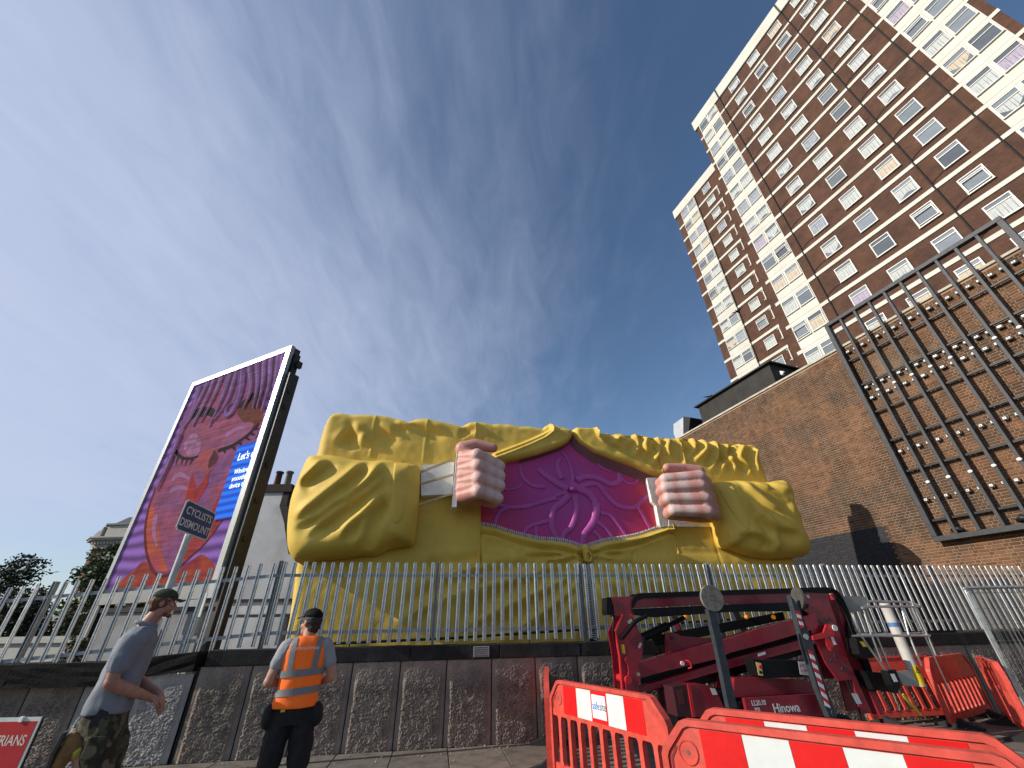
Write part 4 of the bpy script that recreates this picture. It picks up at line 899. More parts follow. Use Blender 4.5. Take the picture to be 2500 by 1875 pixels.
def art(nm, pts, mm, smooth=True, k=5):
    layer[0] += 1; y = -.004-.0007*layer[0]
    P = [tuple(p) for p in spline(list(pts)+[pts[0]], k)[:-1]] if smooth else list(pts)
    P = [(min(max(p[0], -BW+.172), -.202), min(max(p[1], Z0+.342), Z1-.172)) for p in P]
    bm = B(); f = bm.faces.new([bm.verts.new((p[0], y, p[1])) for p in P]); bmesh.ops.triangulate(bm, faces=[f])
    return mk(nm, bm, mm, scr)
def strand(nm, pts, w0, w1, mm, parts=8):
    layer[0] += 1; y = -.004-.0007*layer[0]; P = spline(pts, parts); n = len(P); bm = B(); prev = None
    for i, p in enumerate(P):
        t = P[min(i+1, n-1)]-P[max(i-1, 0)]; t = t/max(np.hypot(*t), 1e-6); nn = np.array([-t[1], t[0]]); w = w0+(w1-w0)*(i/(n-1))**1.3
        cl = lambda q: (min(max(q[0], -BW+.172), -.202), y, min(max(q[1], Z0+.342), Z1-.172))
        cur = (bm.verts.new(cl(p+nn*w)), bm.verts.new(cl(p-nn*w)))
        if prev: bm.faces.new((prev[0], prev[1], cur[1], cur[0]))
        prev = cur
    return mk(nm, bm, mm, scr)
art('neck_print', A_NECK, pmat('art_orange', srgb(168,72,50), srgb(150,45,60), 1.2))
art('face_print', A_FACE, pmat('art_skin', srgb(158,82,112), srgb(134,84,142), .8))
art('cheek_print', A_CHEEK, pmat('art_cheek', srgb(196,92,62), srgb(176,70,90), 1.5))
art('cheek_print', A_CHEEK2, pmat('art_red', srgb(172,62,58), srgb(150,56,80), 1.5))
art('shade_print', A_SHADE, pmat('art_brown', srgb(120,60,52), srgb(92,52,44), 2))
art('eyelid_print', A_LID1, pmat('art_lid', srgb(160,104,146), srgb(176,122,162), 3))
art('eyelid_print', A_LID2, pmat('art_lid2', srgb(164,100,142), srgb(150,80,112), 3))
strand('jaw_print', A_JAW, .05, .03, pmat('art_contour', srgb(110,34,44)))
for p in A_HL: strand('highlight_print', p, .10, .03, pmat('art_highlight', srgb(178,122,168), srgb(160,96,140), 3))
INK = pmat('art_ink', srgb(24,16,20)); 
art('brow_print', A_BROW1, INK); art('brow_print', A_BROW2, INK)
art('nose_print', A_NOSE, pmat('art_nose', srgb(176,92,104), srgb(160,70,78), 3)); art('nostril_print', A_NOSTRIL, pmat('art_nostril', srgb(84,38,48)))
art('lips_print', A_LIPS, pmat('art_lips', srgb(186,52,50), srgb(140,36,44), 3), False)
for L_ in (A_LASH1, A_LASH2):
    for i, p in enumerate(L_): strand('lash_print', p, .055 if i == 0 else .045, .03 if i == 0 else .012, INK)
HA = [pmat('art_hair', srgb(124,84,150), srgb(104,66,128), 2), pmat('art_hair_dark', srgb(72,38,62)), pmat('art_hair_light', srgb(156,116,176))]
for i, p in enumerate(A_HAIR):
    sh = [(a+.05, b-.02) for a, b in p]
    strand('hair_print', sh, .15, .02, HA[1]); strand('hair_print', p, .11 if i != 6 else .17, .012, HA[0]); strand('hair_print', [(a-.03, b) for a, b in p], .03, .006, HA[2])
BLU = pmat('art_blue', srgb(22,92,206))
t_ = BLU.node_tree; b_ = t_.nodes['Principled BSDF']; tcn = t_.nodes.new('ShaderNodeTexCoord'); wv = t_.nodes.new('ShaderNodeTexWave'); wv.wave_type = 'BANDS'; wv.bands_direction = 'Z'; wv.inputs['Scale'].default_value = 1.6; wv.inputs['Distortion'].default_value = .8
t_.links.new(tcn.outputs['Object'], wv.inputs['Vector']); mx = t_.nodes.new('ShaderNodeMix'); mx.data_type = 'RGBA'; t_.links.new(wv.outputs['Fac'], mx.inputs[0]); mx.inputs[6].default_value = (*[v*.35 for v in srgb(16,66,178)], 1); mx.inputs[7].default_value = (*[v*.35 for v in srgb(34,112,226)], 1)
t_.links.new(mx.outputs[2], b_.inputs['Base Color']); t_.links.new(mx.outputs[2], b_.inputs['Emission Color']); b_.inputs['Emission Strength'].default_value = 1.8
art('blue_box', [(-.97, 3.96), (-.2, 3.96), (-.2, 5.92), (-.97, 5.92)], BLU, False)
WHT = mat('art_white', (.8,.85,.95), .4, emit=.4)
yt = -.004-.0007*layer[0]-.003
for s_, z, sz in (("Let's c", 5.47, .30), ('Windows', 5.09, .19), ('smoothly', 4.90, .19), ('device to', 4.71, .19)):
    ot = text('screen_text', s_, sz, WHT, scr, (-.80 if sz > .2 else -.74, yt, z), (R(90), 0, 0), sx=.82 if sz > .2 else .86); ot['kind'] = 'stuff'

# ------------------------------------------------------------------ rendered house end with chimney
RW = mat('white_render', (.60,.60,.595), .9, var=.14, vscale=1.2, col2=(.43,.43,.425), c2scale=1.1, c2lo=.52, c2hi=.75, bump=.3, bscale=12)
ch = thing('rendered_chimney_house', 'pale rendered house end with tall chimney stack between billboard and yellow jacket', 'house', (0, 18.0, -.616), 0); ch.scale = (1.385, 1.385, 1.385)
bm = B(); prism(bm, [(-9.6, 0), (-6.1, 0), (-6.1, 3.2), (-6.75, 3.55), (-7.02, 4.2), (-7.12, 4.45), (-7.40, 4.95), (-7.40, 5.40), (-8.35, 5.40), (-8.35, 4.7), (-9.0, 3.9), (-9.6, 3.4)], 0, .5); mk('gable_wall', bm, RW, ch)
bm = B(); prism(bm, [(-7.395, 4.98), (-7.18, 4.98), (-7.2, 5.395), (-7.395, 5.395)], -.01, .8); prism(bm, [(-6.1, 3.25), (-6.74, 3.60), (-7.0, 4.25), (-7.385, 4.97), (-7.15, 4.97), (-6.75, 4.2), (-6.5, 3.7), (-5.9, 3.3)], -.02, .62); mk('dark_side_edge', bm, mat('dark_side_brick', (.05,.042,.036), .9, var=.4, vscale=6, bump=.8, bscale=20), ch)  # right side of stack and gable edge coloured darker
bm = B(); box2(bm, (-8.45, -.06, 5.402), (-7.12, .9, 5.53)); box2(bm, (-8.40, -.03, 5.532), (-7.17, .85, 5.66)); mk('chimney_cap', bm, mat('sooty_brick', (.045,.032,.026), .9, var=.3, vscale=6), ch)
for xx, col_ in ((-7.86, (.14,.07,.045)), (-7.52, (.30,.25,.18))):
    bm = B(); tube(bm, [(xx, .3, 5.66), (xx, .3, 6.12), (xx, .3, 6.13), (xx, .3, 6.18)], [.11, .095, .125, .12], 14, False); mk('chimney_pot', bm, mat('terracotta', col_, .85, var=.25, vscale=5), ch, smooth=True)
for z, x1 in ((2.36, -6.1), (1.98, -6.1)):
    bm = B(); box2(bm, (-8.3, -.05, z-.07), (x1, -.002, z)); mk('string_course', bm, MT['black'], ch)
bm = B(); box2(bm, (-7.9, -.3, 0), (-6.3, -.003, 1.9)); mk('lower_wall', bm, RW, ch)

# ------------------------------------------------------------------ corner building far left
VB_ = mat('sunlit_stock_brick', (.30,.19,.095), .9, var=.25, vscale=1.5, bump=.4, bscale=14); VD = mat('shaded_brick_face', (.10,.052,.036), .9, var=.25, vscale=1.5, bump=.4, bscale=14)  # sunlit corner and shaded front of one building, light put into brick colours
STN = mat('painted_stucco', (.40,.385,.35), .8, var=.08)
vb = thing('corner_building', 'old brick corner building with stucco cornice and arched window on the far left', 'building', (-25.25, 26, 0), R(-3))
def foot(o, x1=9, y1=9): return [(-o*.35, -o), (x1, -o), (x1, y1), (-.72-o, y1), (-.72-o, .48-o*.35)]
bm = B(); prismz(bm, foot(0), 0, 5.95); mk('front_wall', bm, VD, vb)
bm = B(); vs = [bm.verts.new(p) for p in ((-.002, -.004, 0), (-.727, .474, 0), (-.727, .474, 5.94), (-.002, -.004, 5.94))]; bm.faces.new(vs); bmesh.ops.solidify(bm, geom=list(bm.faces), thickness=-.02); mk('corner_face', bm, VB_, vb)
for (o_, a, b2) in ((.10, 5.952, 6.16), (.14, 6.162, 6.30), (.22, 6.302, 6.40), (.42, 6.402, 6.50), (.5, 6.502, 6.58)):
    bm = B(); prismz(bm, foot(o_), a, b2); mk('cornice', bm, STN, vb)
dm = B(); box(dm, (0, 0, 0), (.10, .16, .12)); dmm = bm_mesh(dm, 'dentil'); dmm.materials.append(STN)
for k in range(22): obj('dentil', dmm, None, vb, (-.1+k*.2, -.20, 6.235))
bm = B(); prismz(bm, [(.1, .1), (9, .1), (9, 8), (-.3, 8), (-.3, .45)], 6.582, 7.34); mk('parapet', bm, STN, vb)
bm = B(); prism(bm, [(-.75, 6.585), (-.302, 6.585), (-.302, 7.30), (-.40, 7.1), (-.55, 7.0), (-.68, 6.85)], .2, .9); mk('scroll', bm, STN, vb)
bm = B(); prismz(bm, [(.0, -.02), (9, -.02), (9, 8), (-.42, 8), (-.42, .38)], 7.342, 7.44); mk('parapet_cap', bm, mat('lead_grey', (.10,.11,.13), .6), vb)
bm = B(); vs = [bm.verts.new(p) for p in ((.1, .3, 7.445), (9, .3, 7.445), (9, 7, 7.445), (.1, 7, 7.445), (.45, .8, 7.98), (9, .7, 8.0), (9, 6, 8.0), (.45, 6, 7.98))]
for f in ((0,1,5,4), (1,2,6,5), (2,3,7,6), (3,0,4,7), (4,5,6,7)): bm.faces.new([vs[i] for i in f])
mk('mansard_roof', bm, mat('slate', (.05,.055,.065), .6, var=.2, vscale=5), vb)
def arch(bm, cx, zb, zs, r0_, r1_, y0, y1, n=14):
    out = [(cx-r1_, zb), (cx-r1_, zs)]+[(cx-r1_*math.cos(a), zs+r1_*math.sin(a)) for a in np.linspace(0, math.pi, n)]+[(cx+r1_, zb), (cx+r0_, zb)]+[(cx+r0_*math.cos(a), zs+r0_*math.sin(a)) for a in np.linspace(0, math.pi, n)]+[(cx-r0_, zb)]
    prism(bm, out, y0, y1)
for cx in (1.2, 3.6):
    bm = B(); arch(bm, cx, 4.6, 5.05, .48, .68, -.10, -.002); o = mk('arched_window', bm, STN, vb)
    bm = B(); pts = [(cx-.47, 3.1), (cx-.47, 5.05)]+[(cx-.47*math.cos(a), 5.05+.47*math.sin(a)) for a in np.linspace(0.1, math.pi-.1, 12)]+[(cx+.47, 5.05), (cx+.47, 3.1)]; prism(bm, pts, -.012, -.003); mk('pane', bm, DARK, o)
    bm = B(); box2(bm, (cx-.03, -.05, 3.1), (cx+.03, -.013, 5.5)); box2(bm, (cx-.46, -.05, 4.5), (cx+.46, -.014, 4.56)); box2(bm, (cx-.46, -.049, 5.02), (cx+.46, -.014, 5.08)); mk('glazing_bar', bm, STN, o)
    bm = B(); box2(bm, (cx-.7, -.12, 2.9), (cx+.7, -.002, 3.08)); mk('sill', bm, STN, o)
bm = B(); box2(bm, (-.3, -.25, 2.202), (9, -.04, 2.45)); box2(bm, (-.2, -.15, 1.95), (9, -.04, 2.2)); box2(bm, (.9, -.12, .2), (4.4, -.04, 1.95)); mk('shopfront_fascia', bm, STN, vb)
bm = B(); box2(bm, (1.1, -.135, .3), (2.5, -.125, 1.85)); box2(bm, (2.7, -.135, .3), (4.2, -.125, 1.85)); mk('shop_glass', bm, DARK, vb)
bm = B(); box2(bm, (.12, -.06, 3.05), (.55, -.032, 3.4)); mk('wall_sign', bm, mat('cream_sign', (.7,.66,.55), .6), vb)

# ------------------------------------------------------------------ vegetation
LEAF = [mat('leaf_dark', (.030,.046,.018), .6, var=.3, vscale=2, island=.45), mat('leaf_mid', (.055,.085,.028), .6, var=.3, vscale=2, island=.45), mat('leaf_warm', (.075,.075,.028), .6, var=.3, vscale=2, island=.4)]
BARK = mat('bark', (.06,.045,.032), .9, var=.3, vscale=8, bump=.6)
def tree(name, label, loc, h, rx, rz, n, leaf=.22, lm=0, cz=None, clumps=26, cat='tree', group=None, trunk_r=.18):
    t = thing(name, label, cat, loc, random.uniform(0, 6), group)
    cz = cz if cz is not None else h-rz
    cl = []
    for k in range(clumps):
        th = random.uniform(0, 2*math.pi); u = random.uniform(-1, 1); rr = random.uniform(.45, .95)
        cl.append((Vector((rx*rr*math.cos(th)*math.sqrt(1-u*u), rx*rr*math.sin(th)*math.sqrt(1-u*u), cz+rz*rr*u)), random.uniform(.22, .42)*rx))
    bm = B(); tube(bm, [(0, 0, 0), (.05, 0, h*.25), (-.04, .05, h*.5), (.02, 0, cz)], [trunk_r*1.4, trunk_r, trunk_r*.75, trunk_r*.4], 8)
    for c, r_ in cl[:12]: tube(bm, [(0, 0, max(.3, c.z*.45)), (c.x*.5, c.y*.5, c.z*.75), tuple(c)], [trunk_r*.4, trunk_r*.25, .02], 5)
    mk('trunk', bm, BARK, t)
    V = []; F = []
    for k in range(n):
        c, r_ = random.choice(cl); d = Vector((random.gauss(0, 1), random.gauss(0, 1), random.gauss(0, 1))).normalized()*r_*random.uniform(.55, 1.12)
        p = c+d; a = Vector((random.gauss(0, 1), random.gauss(0, 1), random.gauss(0, .6))).normalized(); b2 = a.orthogonal().normalized()
        b2 = (b2*math.cos(k)+a.cross(b2)*math.sin(k)); s = leaf*random.uniform(.5, 1.1); i = len(V)
        V += [tuple(p-a*s*.5), tuple(p+b2*s*.28), tuple(p+a*s*.5), tuple(p-b2*s*.28)]; F.append((i, i+1, i+2, i+3))
    obj('crown', np_mesh('crown', V, F), LEAF[lm], t)
    return t
tree('street_tree', 'dark tree crown at the left edge of the picture behind the sloping fence', (-33.5, 30, 0), 6.2, 2.6, 2.7, 6500, .30, 0, 3.4, 34)
tree('low_tree', 'smaller dark tree just right of the left edge tree behind the fence', (-28.6, 27.5, 0), 4.6, 2.0, 2.2, 4500, .26, 0, 2.4, 26)
tree('ivy_shrub', 'leafy green shrub climbing in front of the corner building beside the billboard', (-19.6, 21.0, 0), 5.6, 1.15, 2.7, 6000, .20, 1, 2.9, 34, 'shrub')
tree('low_shrub', 'dark low shrub behind the fence under the left edge of the billboard', (-15.5, 17.5, 0), 2.6, .9, 1.2, 2500, .16, 2, 1.4, 18, 'shrub')

# ------------------------------------------------------------------ things beyond the left fence
def car(label, loc, rz, col_):
    c = thing('parked_car', label, 'car', loc, rz, 'cars on the road beyond the fence')
    paint = mat('car_paint', col_, .25, coat=.6, var=.04)
    bm = B(); prism(bm, [(-2.1, .28), (2.1, .28), (2.15, .62), (1.9, .80), (1.05, .92), (.55, 1.38), (-.95, 1.42), (-1.65, .98), (-2.1, .90), (-2.18, .6)], -.85, .85); mk('body', bm, paint, c, bevel=.06)
    bm = B(); prism(bm, [(.95, .94), (.50, 1.32), (-.90, 1.36), (-1.45, .99)], -.862, .862); mk('window', bm, DARK, c)
    for sx in (-1.3, 1.3):
        for sy in (-.78, .78):
            bm = B(); cyl(bm, (sx, sy-.1, .32), (sx, sy+.1, .32), .32, 18); w_ = mk('wheel', bm, MT['black'], c); bm = B(); cyl(bm, (sx, sy-.11, .32), (sx, sy+.11, .32), .2, 14); mk('rim', bm, MT['galv_dull'], w_)
    for sy in (-.6, .6):
        bm = B(); box(bm, (2.13, sy, .66), (.08, .3, .12)); mk('headlight', bm, LAMPW, c)
car('white car on the road seen low between the left fence pales', (-20.5, 20.5, 0), R(20), (.7,.7,.68))
car('dark red car behind the leftmost fence post', (-27.0, 24.0, 0), R(10), (.16,.02,.03))
pv = thing('stone_plinth', 'grey stone plinth wall with moulded top beyond the left fence', 'wall', (-17.5, 18.5, 0), R(-8))
bm = B(); box2(bm, (-3.2, 0, 0), (1.4, .5, 1.3)); mk('body', bm, STN, pv); bm = B(); box2(bm, (-3.35, -.12, 1.302), (1.5, .6, 1.42)); box2(bm, (-3.3, -.07, 1.422), (1.45, .55, 1.52)); mk('moulding', bm, STN, pv)
lp = thing('boundary_slab', 'pale concrete boundary slabs directly behind the fence under the billboard', 'wall', (-6.2, 9.3, 0), R(-4))
bm = B(); box2(bm, (-2.2, 0, 0), (-.02, .2, 1.95)); mk('slab_panel', bm, mat('slab_grey', (.33,.33,.325), .9, var=.2, vscale=2, bump=.3, bscale=20), lp); bm = B(); box2(bm, (-2.25, -.04, 1.952), (.0, .24, 2.03)); mk('slab_cap', bm, MT['black'], lp)
WS = mat('white_board', (.85,.85,.82), .5)
for i, (x, y, w) in enumerate(((-6.95, 9.15, .34), (-6.25, 9.15, .15))):
    bm = B(); box(bm, (0, 0, 2.05), (w, .02, .42)); cyl(bm, (0, .03, 0), (0, .03, 2.0), .025, 8); o = mk('notice_board', bm, WS, None, loc=(x, y, 0), rot=(0, 0, R(-5)))
    tag(o, ['wide white notice board behind the fence left of the capped man', 'narrow white notice board in front of the capped man face behind the fence'][i], 'board')

# bird in flight
def bird(label, loc, s, rz, wing=.5):
    b = thing('bird', label, 'bird', loc, rz); bm = B(); ellip(bm, (0, 0, 0), (.16*s, .06*s, .055*s)); ellip(bm, (.17*s, 0, .03*s), (.055*s, .045*s, .045*s)); capsule(bm, (-.12*s, 0, 0), .04*s, (-.26*s, 0, .0), .02*s); blob('body', bm, mat('feathers', (.03,.03,.035), .8), b, .012*s, 2)
    for sg in (-1, 1):
        bm = B(); vs = [bm.verts.new(p) for p in ((.10*s, sg*.04*s, .03*s), (.06*s, sg*.24*s, .03*s+wing*.16*s), (-.04*s, sg*.42*s, .03*s+wing*.10*s), (-.08*s, sg*.22*s, .03*s+wing*.12*s), (-.10*s, sg*.04*s, .02*s))]; bm.faces.new(vs); bmesh.ops.solidify(bm, geom=list(bm.faces), thickness=.008*s); mk('wing', bm, mat('wing_feathers', (.05,.05,.055), .8), b)
    return b
bird('tiny dark bird flying above the left fence against the sky', (-27.2, 26, 4.65), 1.0, 2.0)
bird('dark pigeon gliding in front of the white tower panels above the grid frame', (13.6, 19.0, 17.6), 1.0, .6)
bird('dark pigeon perched on the roof of the black plant box', (9.6, 17.4, 10.98), .9, 1.2, .05)

# ------------------------------------------------------------------ CYCLISTS DISMOUNT sign
cs = thing('cyclists_sign', 'blue CYCLISTS DISMOUNT sign on a galvanised pole behind the capped man', 'sign', (-5.30, 6.92, 0), R(94))
bm = B(); cyl(bm, (0, 0, 0), (0, 0, 3.22), .048, 18); mk('pole', bm, mat('pole_galv', (.46,.49,.48), .42, metal=.25, var=.15, vscale=7), cs, auto=40)
def rplate(w, h, th, r_):
    bm = B(); box(bm, (0, 0, 0), (w, th, h)); bmesh.ops.bevel(bm, geom=[e for e in bm.edges if abs(e.verts[0].co.y-e.verts[1].co.y) > th*.5], offset=r_, segments=4, affect='EDGES'); return bm
plate = mk('sign_plate', rplate(.84, .47, .012, .03), mat('sign_white', (.66,.68,.70), .4), cs, loc=(-.02, -.065, 3.17), rot=(0, R(2), 0))
bm = rplate(.80, .43, .002, .025); bmesh.ops.translate(bm, vec=(0, -.0075, 0), verts=bm.verts); mk('blue_face', bm, mat('sign_blue', srgb(40,66,124), .35, var=.06), plate)
LET = mat('sign_letter', (.70,.72,.75), .4)
text('lettering', 'CYCLISTS', .165, LET, plate, (0, -.0095, .035), (R(90), 0, 0), align='CENTER', sx=1.0)
text('lettering', 'DISMOUNT', .165, LET, plate, (0, -.0095, -.155), (R(90), 0, 0), align='CENTER', sx=.93)
for z in (3.05, 3.2):
    bm = B(); box(bm, (0, -.02, z), (.11, .075, .03)); mk('clamp', bm, MT['galv_dull'], cs)
# ------------------------------------------------------------------ tracked lift: side outlines in metres
UP_RAIL=[(1.68,1.98),(1.76,2.02),(3.38,2.06),(5.26,2.1),(5.32,2.06),(5.3,2.0),(4.8,2.02),(3.36,1.99),(1.84,1.95),(1.71,1.91),(1.63,1.82),(1.6,1.82),(1.63,1.92)]
BOOM=[(1.29,1.97),(1.66,1.98),(1.81,1.95),(3.36,1.99),(5.24,2.02),(5.2,1.83),(4.9,1.8),(4.78,1.86),(3.32,1.86),(1.63,1.81),(1.62,1.73),(1.32,1.7),(1.32,1.85)]
LOW_RAIL=[(1.61,1.8),(3.32,1.85),(4.48,1.87),(4.79,1.84),(4.75,1.78),(4.46,1.74),(3.28,1.74),(3.07,1.73),(1.96,1.68),(1.79,1.7),(1.63,1.72)]
CAP=[(1.22,1.96),(1.28,1.97),(1.29,1.86),(1.29,1.73),(1.2,1.72),(1.19,1.78)]
PLATE_A=[(1.44,1.73),(1.61,1.72),(1.66,1.57),(1.7,1.45),(1.71,1.31),(1.68,1.22),(1.63,1.12),(1.55,1.11),(1.47,1.16),(1.32,0.76),(1.29,0.78),(1.31,1.17),(1.29,1.49)]
PLATE_B=[(1.34,1.52),(1.39,1.61),(1.39,1.5),(1.4,0.93),(1.4,0.76),(1.33,0.76),(1.34,1.21)]
LINK_L=[(1.36,1.14),(1.4,1.18),(1.44,1.18),(1.47,1.15),(1.54,1.12),(1.58,0.97),(1.5,0.74),(1.33,0.75),(1.33,0.87),(1.37,0.92),(1.4,1.0),(1.4,1.07)]
ARM_UP=[(1.58,1.1),(3.17,1.38),(3.71,1.5),(4.85,1.7),(4.79,1.49),(4.04,1.35),(3.6,1.27),(3.11,1.19),(2.89,1.12),(2.02,0.99),(1.57,0.91)]
ARM_LO=[(1.54,0.8),(3.08,1.1),(4.47,1.34),(4.9,1.43),(4.88,1.33),(4.46,1.22),(3.05,0.99),(2.09,0.82),(1.51,0.73)]
UPLINK=[(2.25,1.47),(2.35,1.46),(2.45,1.42),(3.01,1.37),(3.04,1.31),(2.61,1.25),(2.18,1.18),(2.2,1.34)]
CYL=[(1.8,1.41),(2.25,1.56),(2.57,1.67)]
HOSE=[(1.36,1.41),(1.47,1.5),(1.63,1.63),(1.82,1.7)]
MAST=[(4.8,2.02),(5.24,2.02),(5.22,1.83),(5.22,1.66),(5.18,1.05),(5.26,0.37),(5.07,0.36),(5.13,0.79),(4.87,0.78),(4.76,1.0),(4.71,1.2),(4.68,1.4),(4.66,1.55),(4.75,1.71),(4.68,1.74)]
MAST2=[(5.48,2.0),(5.56,2.0),(5.55,1.62),(5.54,1.12),(5.57,0.59),(5.57,0.33),(5.49,0.32),(5.43,0.72),(5.4,1.38),(5.42,1.67)]
MLINK=[(4.59,1.39),(4.81,1.43),(4.91,1.54),(5.06,1.55),(5.05,1.47),(4.95,1.34),(4.94,1.27),(4.83,1.18),(4.79,1.25),(4.8,1.35),(4.58,1.33)]
CHAIN=[(5.39,2.07),(5.5,2.0),(5.55,1.8),(5.54,1.6),(5.44,1.43),(5.43,1.21),(5.5,1.01),(5.52,0.79),(5.51,0.65)]
OUT1=[(2.53,1.77),(2.65,1.77),(2.64,1.23),(2.63,0.61),(2.51,0.61),(2.53,1.23)]
DISC1=[(2.59,1.91),(2.77,1.91)]
OUT2=[(3.99,1.95),(4.04,1.86),(4.08,1.74),(4.1,1.51),(4.1,1.24),(4.09,0.82),(4.1,0.45),(3.99,0.45),(3.95,0.78),(3.95,1.24),(3.97,1.55),(3.98,1.74)]
STRIPE_A=[(3.99,1.74),(4.06,1.74),(4.05,1.51),(3.99,1.5)]
STRIPE_B=[(3.99,1.24),(4.06,1.24),(4.05,0.55),(3.98,0.58)]
DISC2=[(4.17,1.92),(4.11,1.78)]
BOX=[(3.22,1.13),(3.34,1.11),(4.14,1.08),(4.07,0.89),(3.32,0.89),(3.23,0.92)]
BOXPANEL=[(3.25,1.09),(3.33,1.07),(3.31,0.92),(3.24,0.93)]
BOXLABEL=[(3.95,1.08),(4.13,1.07),(4.08,0.9),(3.92,0.92)]
TRACKBOX=[(2.9,0.68),(4.13,0.69),(4.15,0.61),(4.13,0.44),(2.89,0.48)]
TXT=[(3.36,0.51),(3.72,0.51),(2.94,0.59),(3.18,0.6),(2.99,0.54)]
HOOD=[(2.14,0.85),(2.44,0.83),(2.55,0.8),(2.62,0.59),(2.61,0.47),(2.12,0.49)]
HOOD_L=[(1.91,0.83),(2.14,0.85),(2.12,0.49),(1.91,0.5)]
WHEEL=[(4.59,0.42),(4.72,0.41)]
TURRET=[(2.97,0.89),(4.07,0.84),(4.41,0.78),(4.49,0.68),(2.87,0.66)]
CYLW=[(6.2,1.84),(6.21,0.68)]
BASK_TOP=[(5.95,1.75),(6.05,1.8),(6.17,1.87),(6.42,1.88),(7.14,1.86)]
BASK_TOP2=[(5.5,1.75),(5.62,1.78),(6.67,1.78),(6.54,1.84)]
BASK_BOT=[(5.12,1.38),(6.58,1.36)]
BASK_V=[[(5.29,1.68),(5.27,1.41),(5.47,0.94)],[(5.51,1.68),(5.48,1.4),(5.47,1.03)],[(6.28,1.78),(6.19,1.39),(6.17,0.96)],[(6.53,1.84),(6.54,1.36),(6.53,1.09)]]
GBOX=[(5.57,1.94),(5.6,1.96),(5.9,1.96),(6.04,1.94),(6.04,1.88),(5.96,1.76),(5.85,1.73),(5.54,1.7)]
DBOX=[(5.26,1.35),(5.51,1.33),(5.5,1.08),(5.27,1.07),(5.21,1.13)]
JOY=[(5.46,0.92),(5.62,0.93),(5.6,0.74),(5.48,0.64),(5.45,0.74)]
PLATEB=[(5.67,0.9),(5.95,0.91),(5.96,0.71),(5.7,0.72)]
LOWBOX=[(5.32,0.9),(5.73,0.86),(5.72,0.69),(5.64,0.62),(5.35,0.66)]
RED = mat('lift_red', (.27,.013,.028), .38, var=.22, vscale=4, coat=.25, spec=.5, col2=(.17,.014,.024), c2scale=3, c2lo=.55, c2hi=.8)
LRED = mat('lift_bright_red', (.56,.022,.028), .38, var=.1, coat=.25)
LBLK = mat('lift_black', (.006,.006,.007), .5, var=.3, vscale=8, spec=.22)
DGR = mat('outrigger_grey', (.035,.042,.05), .5, var=.25, vscale=9)
STL = mat('bright_steel', (.6,.6,.58), .3, metal=.9, var=.1)
LX, LD = 3.3, 1.4
lift = thing('tracked_access_lift', 'dark red tracked boom lift folded up in front of the concrete wall', 'lift', Vector((0, 8.473, 0))+Vector((.985*LX+.172*LD, .172*LX-.985*LD, 0)), FROT)
def lp(nm, pts, d, th, mm, par=None, bevel=.006):
    bm = B(); prism(bm, [(p[0]-LX, p[1]) for p in pts], -d+LD, -d+LD+th)
    return mk(nm, bm, mm, par or lift, bevel=bevel, seg=1)
def lt(nm, pts, r_, mm, par=None, n=10, sp=0):
    P = [(p[0]-LX, -p[1]+LD, p[2]) for p in pts]
    if sp: P = [tuple(q) for q in spline(P, sp)]
    bm = B(); tube(bm, P, r_, n); return mk(nm, bm, mm, par or lift, auto=50)
def bolt(x, z, d, r_=.022, mm=None, par=None):
    bm = B(); cyl(bm, (x-LX, -d+LD, z), (x-LX, -d+LD-.018, z), r_, 10); return mk('bolt', bm, mm or STL, par or lift)
boom = lp('boom', BOOM, 1.38, .20, RED); lp('upper_rail', UP_RAIL, 1.42, .06, LBLK, boom); lp('lower_rail', LOW_RAIL, 1.42, .06, LBLK, boom); lp('end_cap', CAP, 1.40, .22, LBLK, boom)
lp('upper_rail', [(p[0], p[1]) for p in UP_RAIL], 1.20, .06, LBLK, boom)
pa = lp('pivot_plate', PLATE_A, 1.40, .025, RED); lp('pivot_plate', PLATE_A, 1.10, .025, RED); lp('pivot_plate', PLATE_B, 1.02, .02, LRED)
lp('edge_strip', [(1.288, 1.50), (1.44, 1.735), (1.455, 1.72), (1.305, 1.49), (1.325, 1.17), (1.305, .78), (1.285, .78), (1.308, 1.17)], 1.41, .06, LRED)
for x, z in ((1.56, 1.64), (1.53, 1.62), (1.66, 1.33), (1.635, 1.30)): bolt(x, z, 1.405)
lp('warning_label', [(1.355, 1.335), (1.405, 1.33), (1.405, 1.215), (1.355, 1.22)], 1.404, .003, mat('label_yellow', (.65,.48,.03), .5), pa, 0)
lp('linkage_plate', LINK_L, 1.46, .04, RED); bolt(1.535, .965, 1.465, .022); bm = B(); cyl(bm, (1.38-LX, LD-1.0, .90), (1.38-LX, LD-1.47, .90), .05, 16); mk('pin', bm, LRED, lift, auto=40)
au = lp('upper_arm', ARM_UP, 1.42, .18, RED, bevel=.012); lp('lower_arm', ARM_LO, 1.40, .14, RED, bevel=.012)
bolt(2.28, 1.075, 1.42, .030, mat('label_white', (.75,.75,.75), .5)); lt('tow_eye', [(2.33, 1.43, 1.11), (2.37, 1.47, 1.10), (2.39, 1.47, 1.03), (2.36, 1.43, 1.01)], .011, LRED, None, 6, 4)
lp('link_bracket', UPLINK, 1.25, .12, RED); bolt(2.28, 1.40, 1.26, .03, DGR)
lt('hydraulic_cylinder', [(CYL[0][0], 1.22, CYL[0][1]), (CYL[1][0], 1.22, CYL[1][1])], .062, LBLK, None, 16); lt('piston_rod', [(CYL[1][0], 1.22, CYL[1][1]), (CYL[2][0], 1.22, CYL[2][1])], .034, LBLK, None, 14)
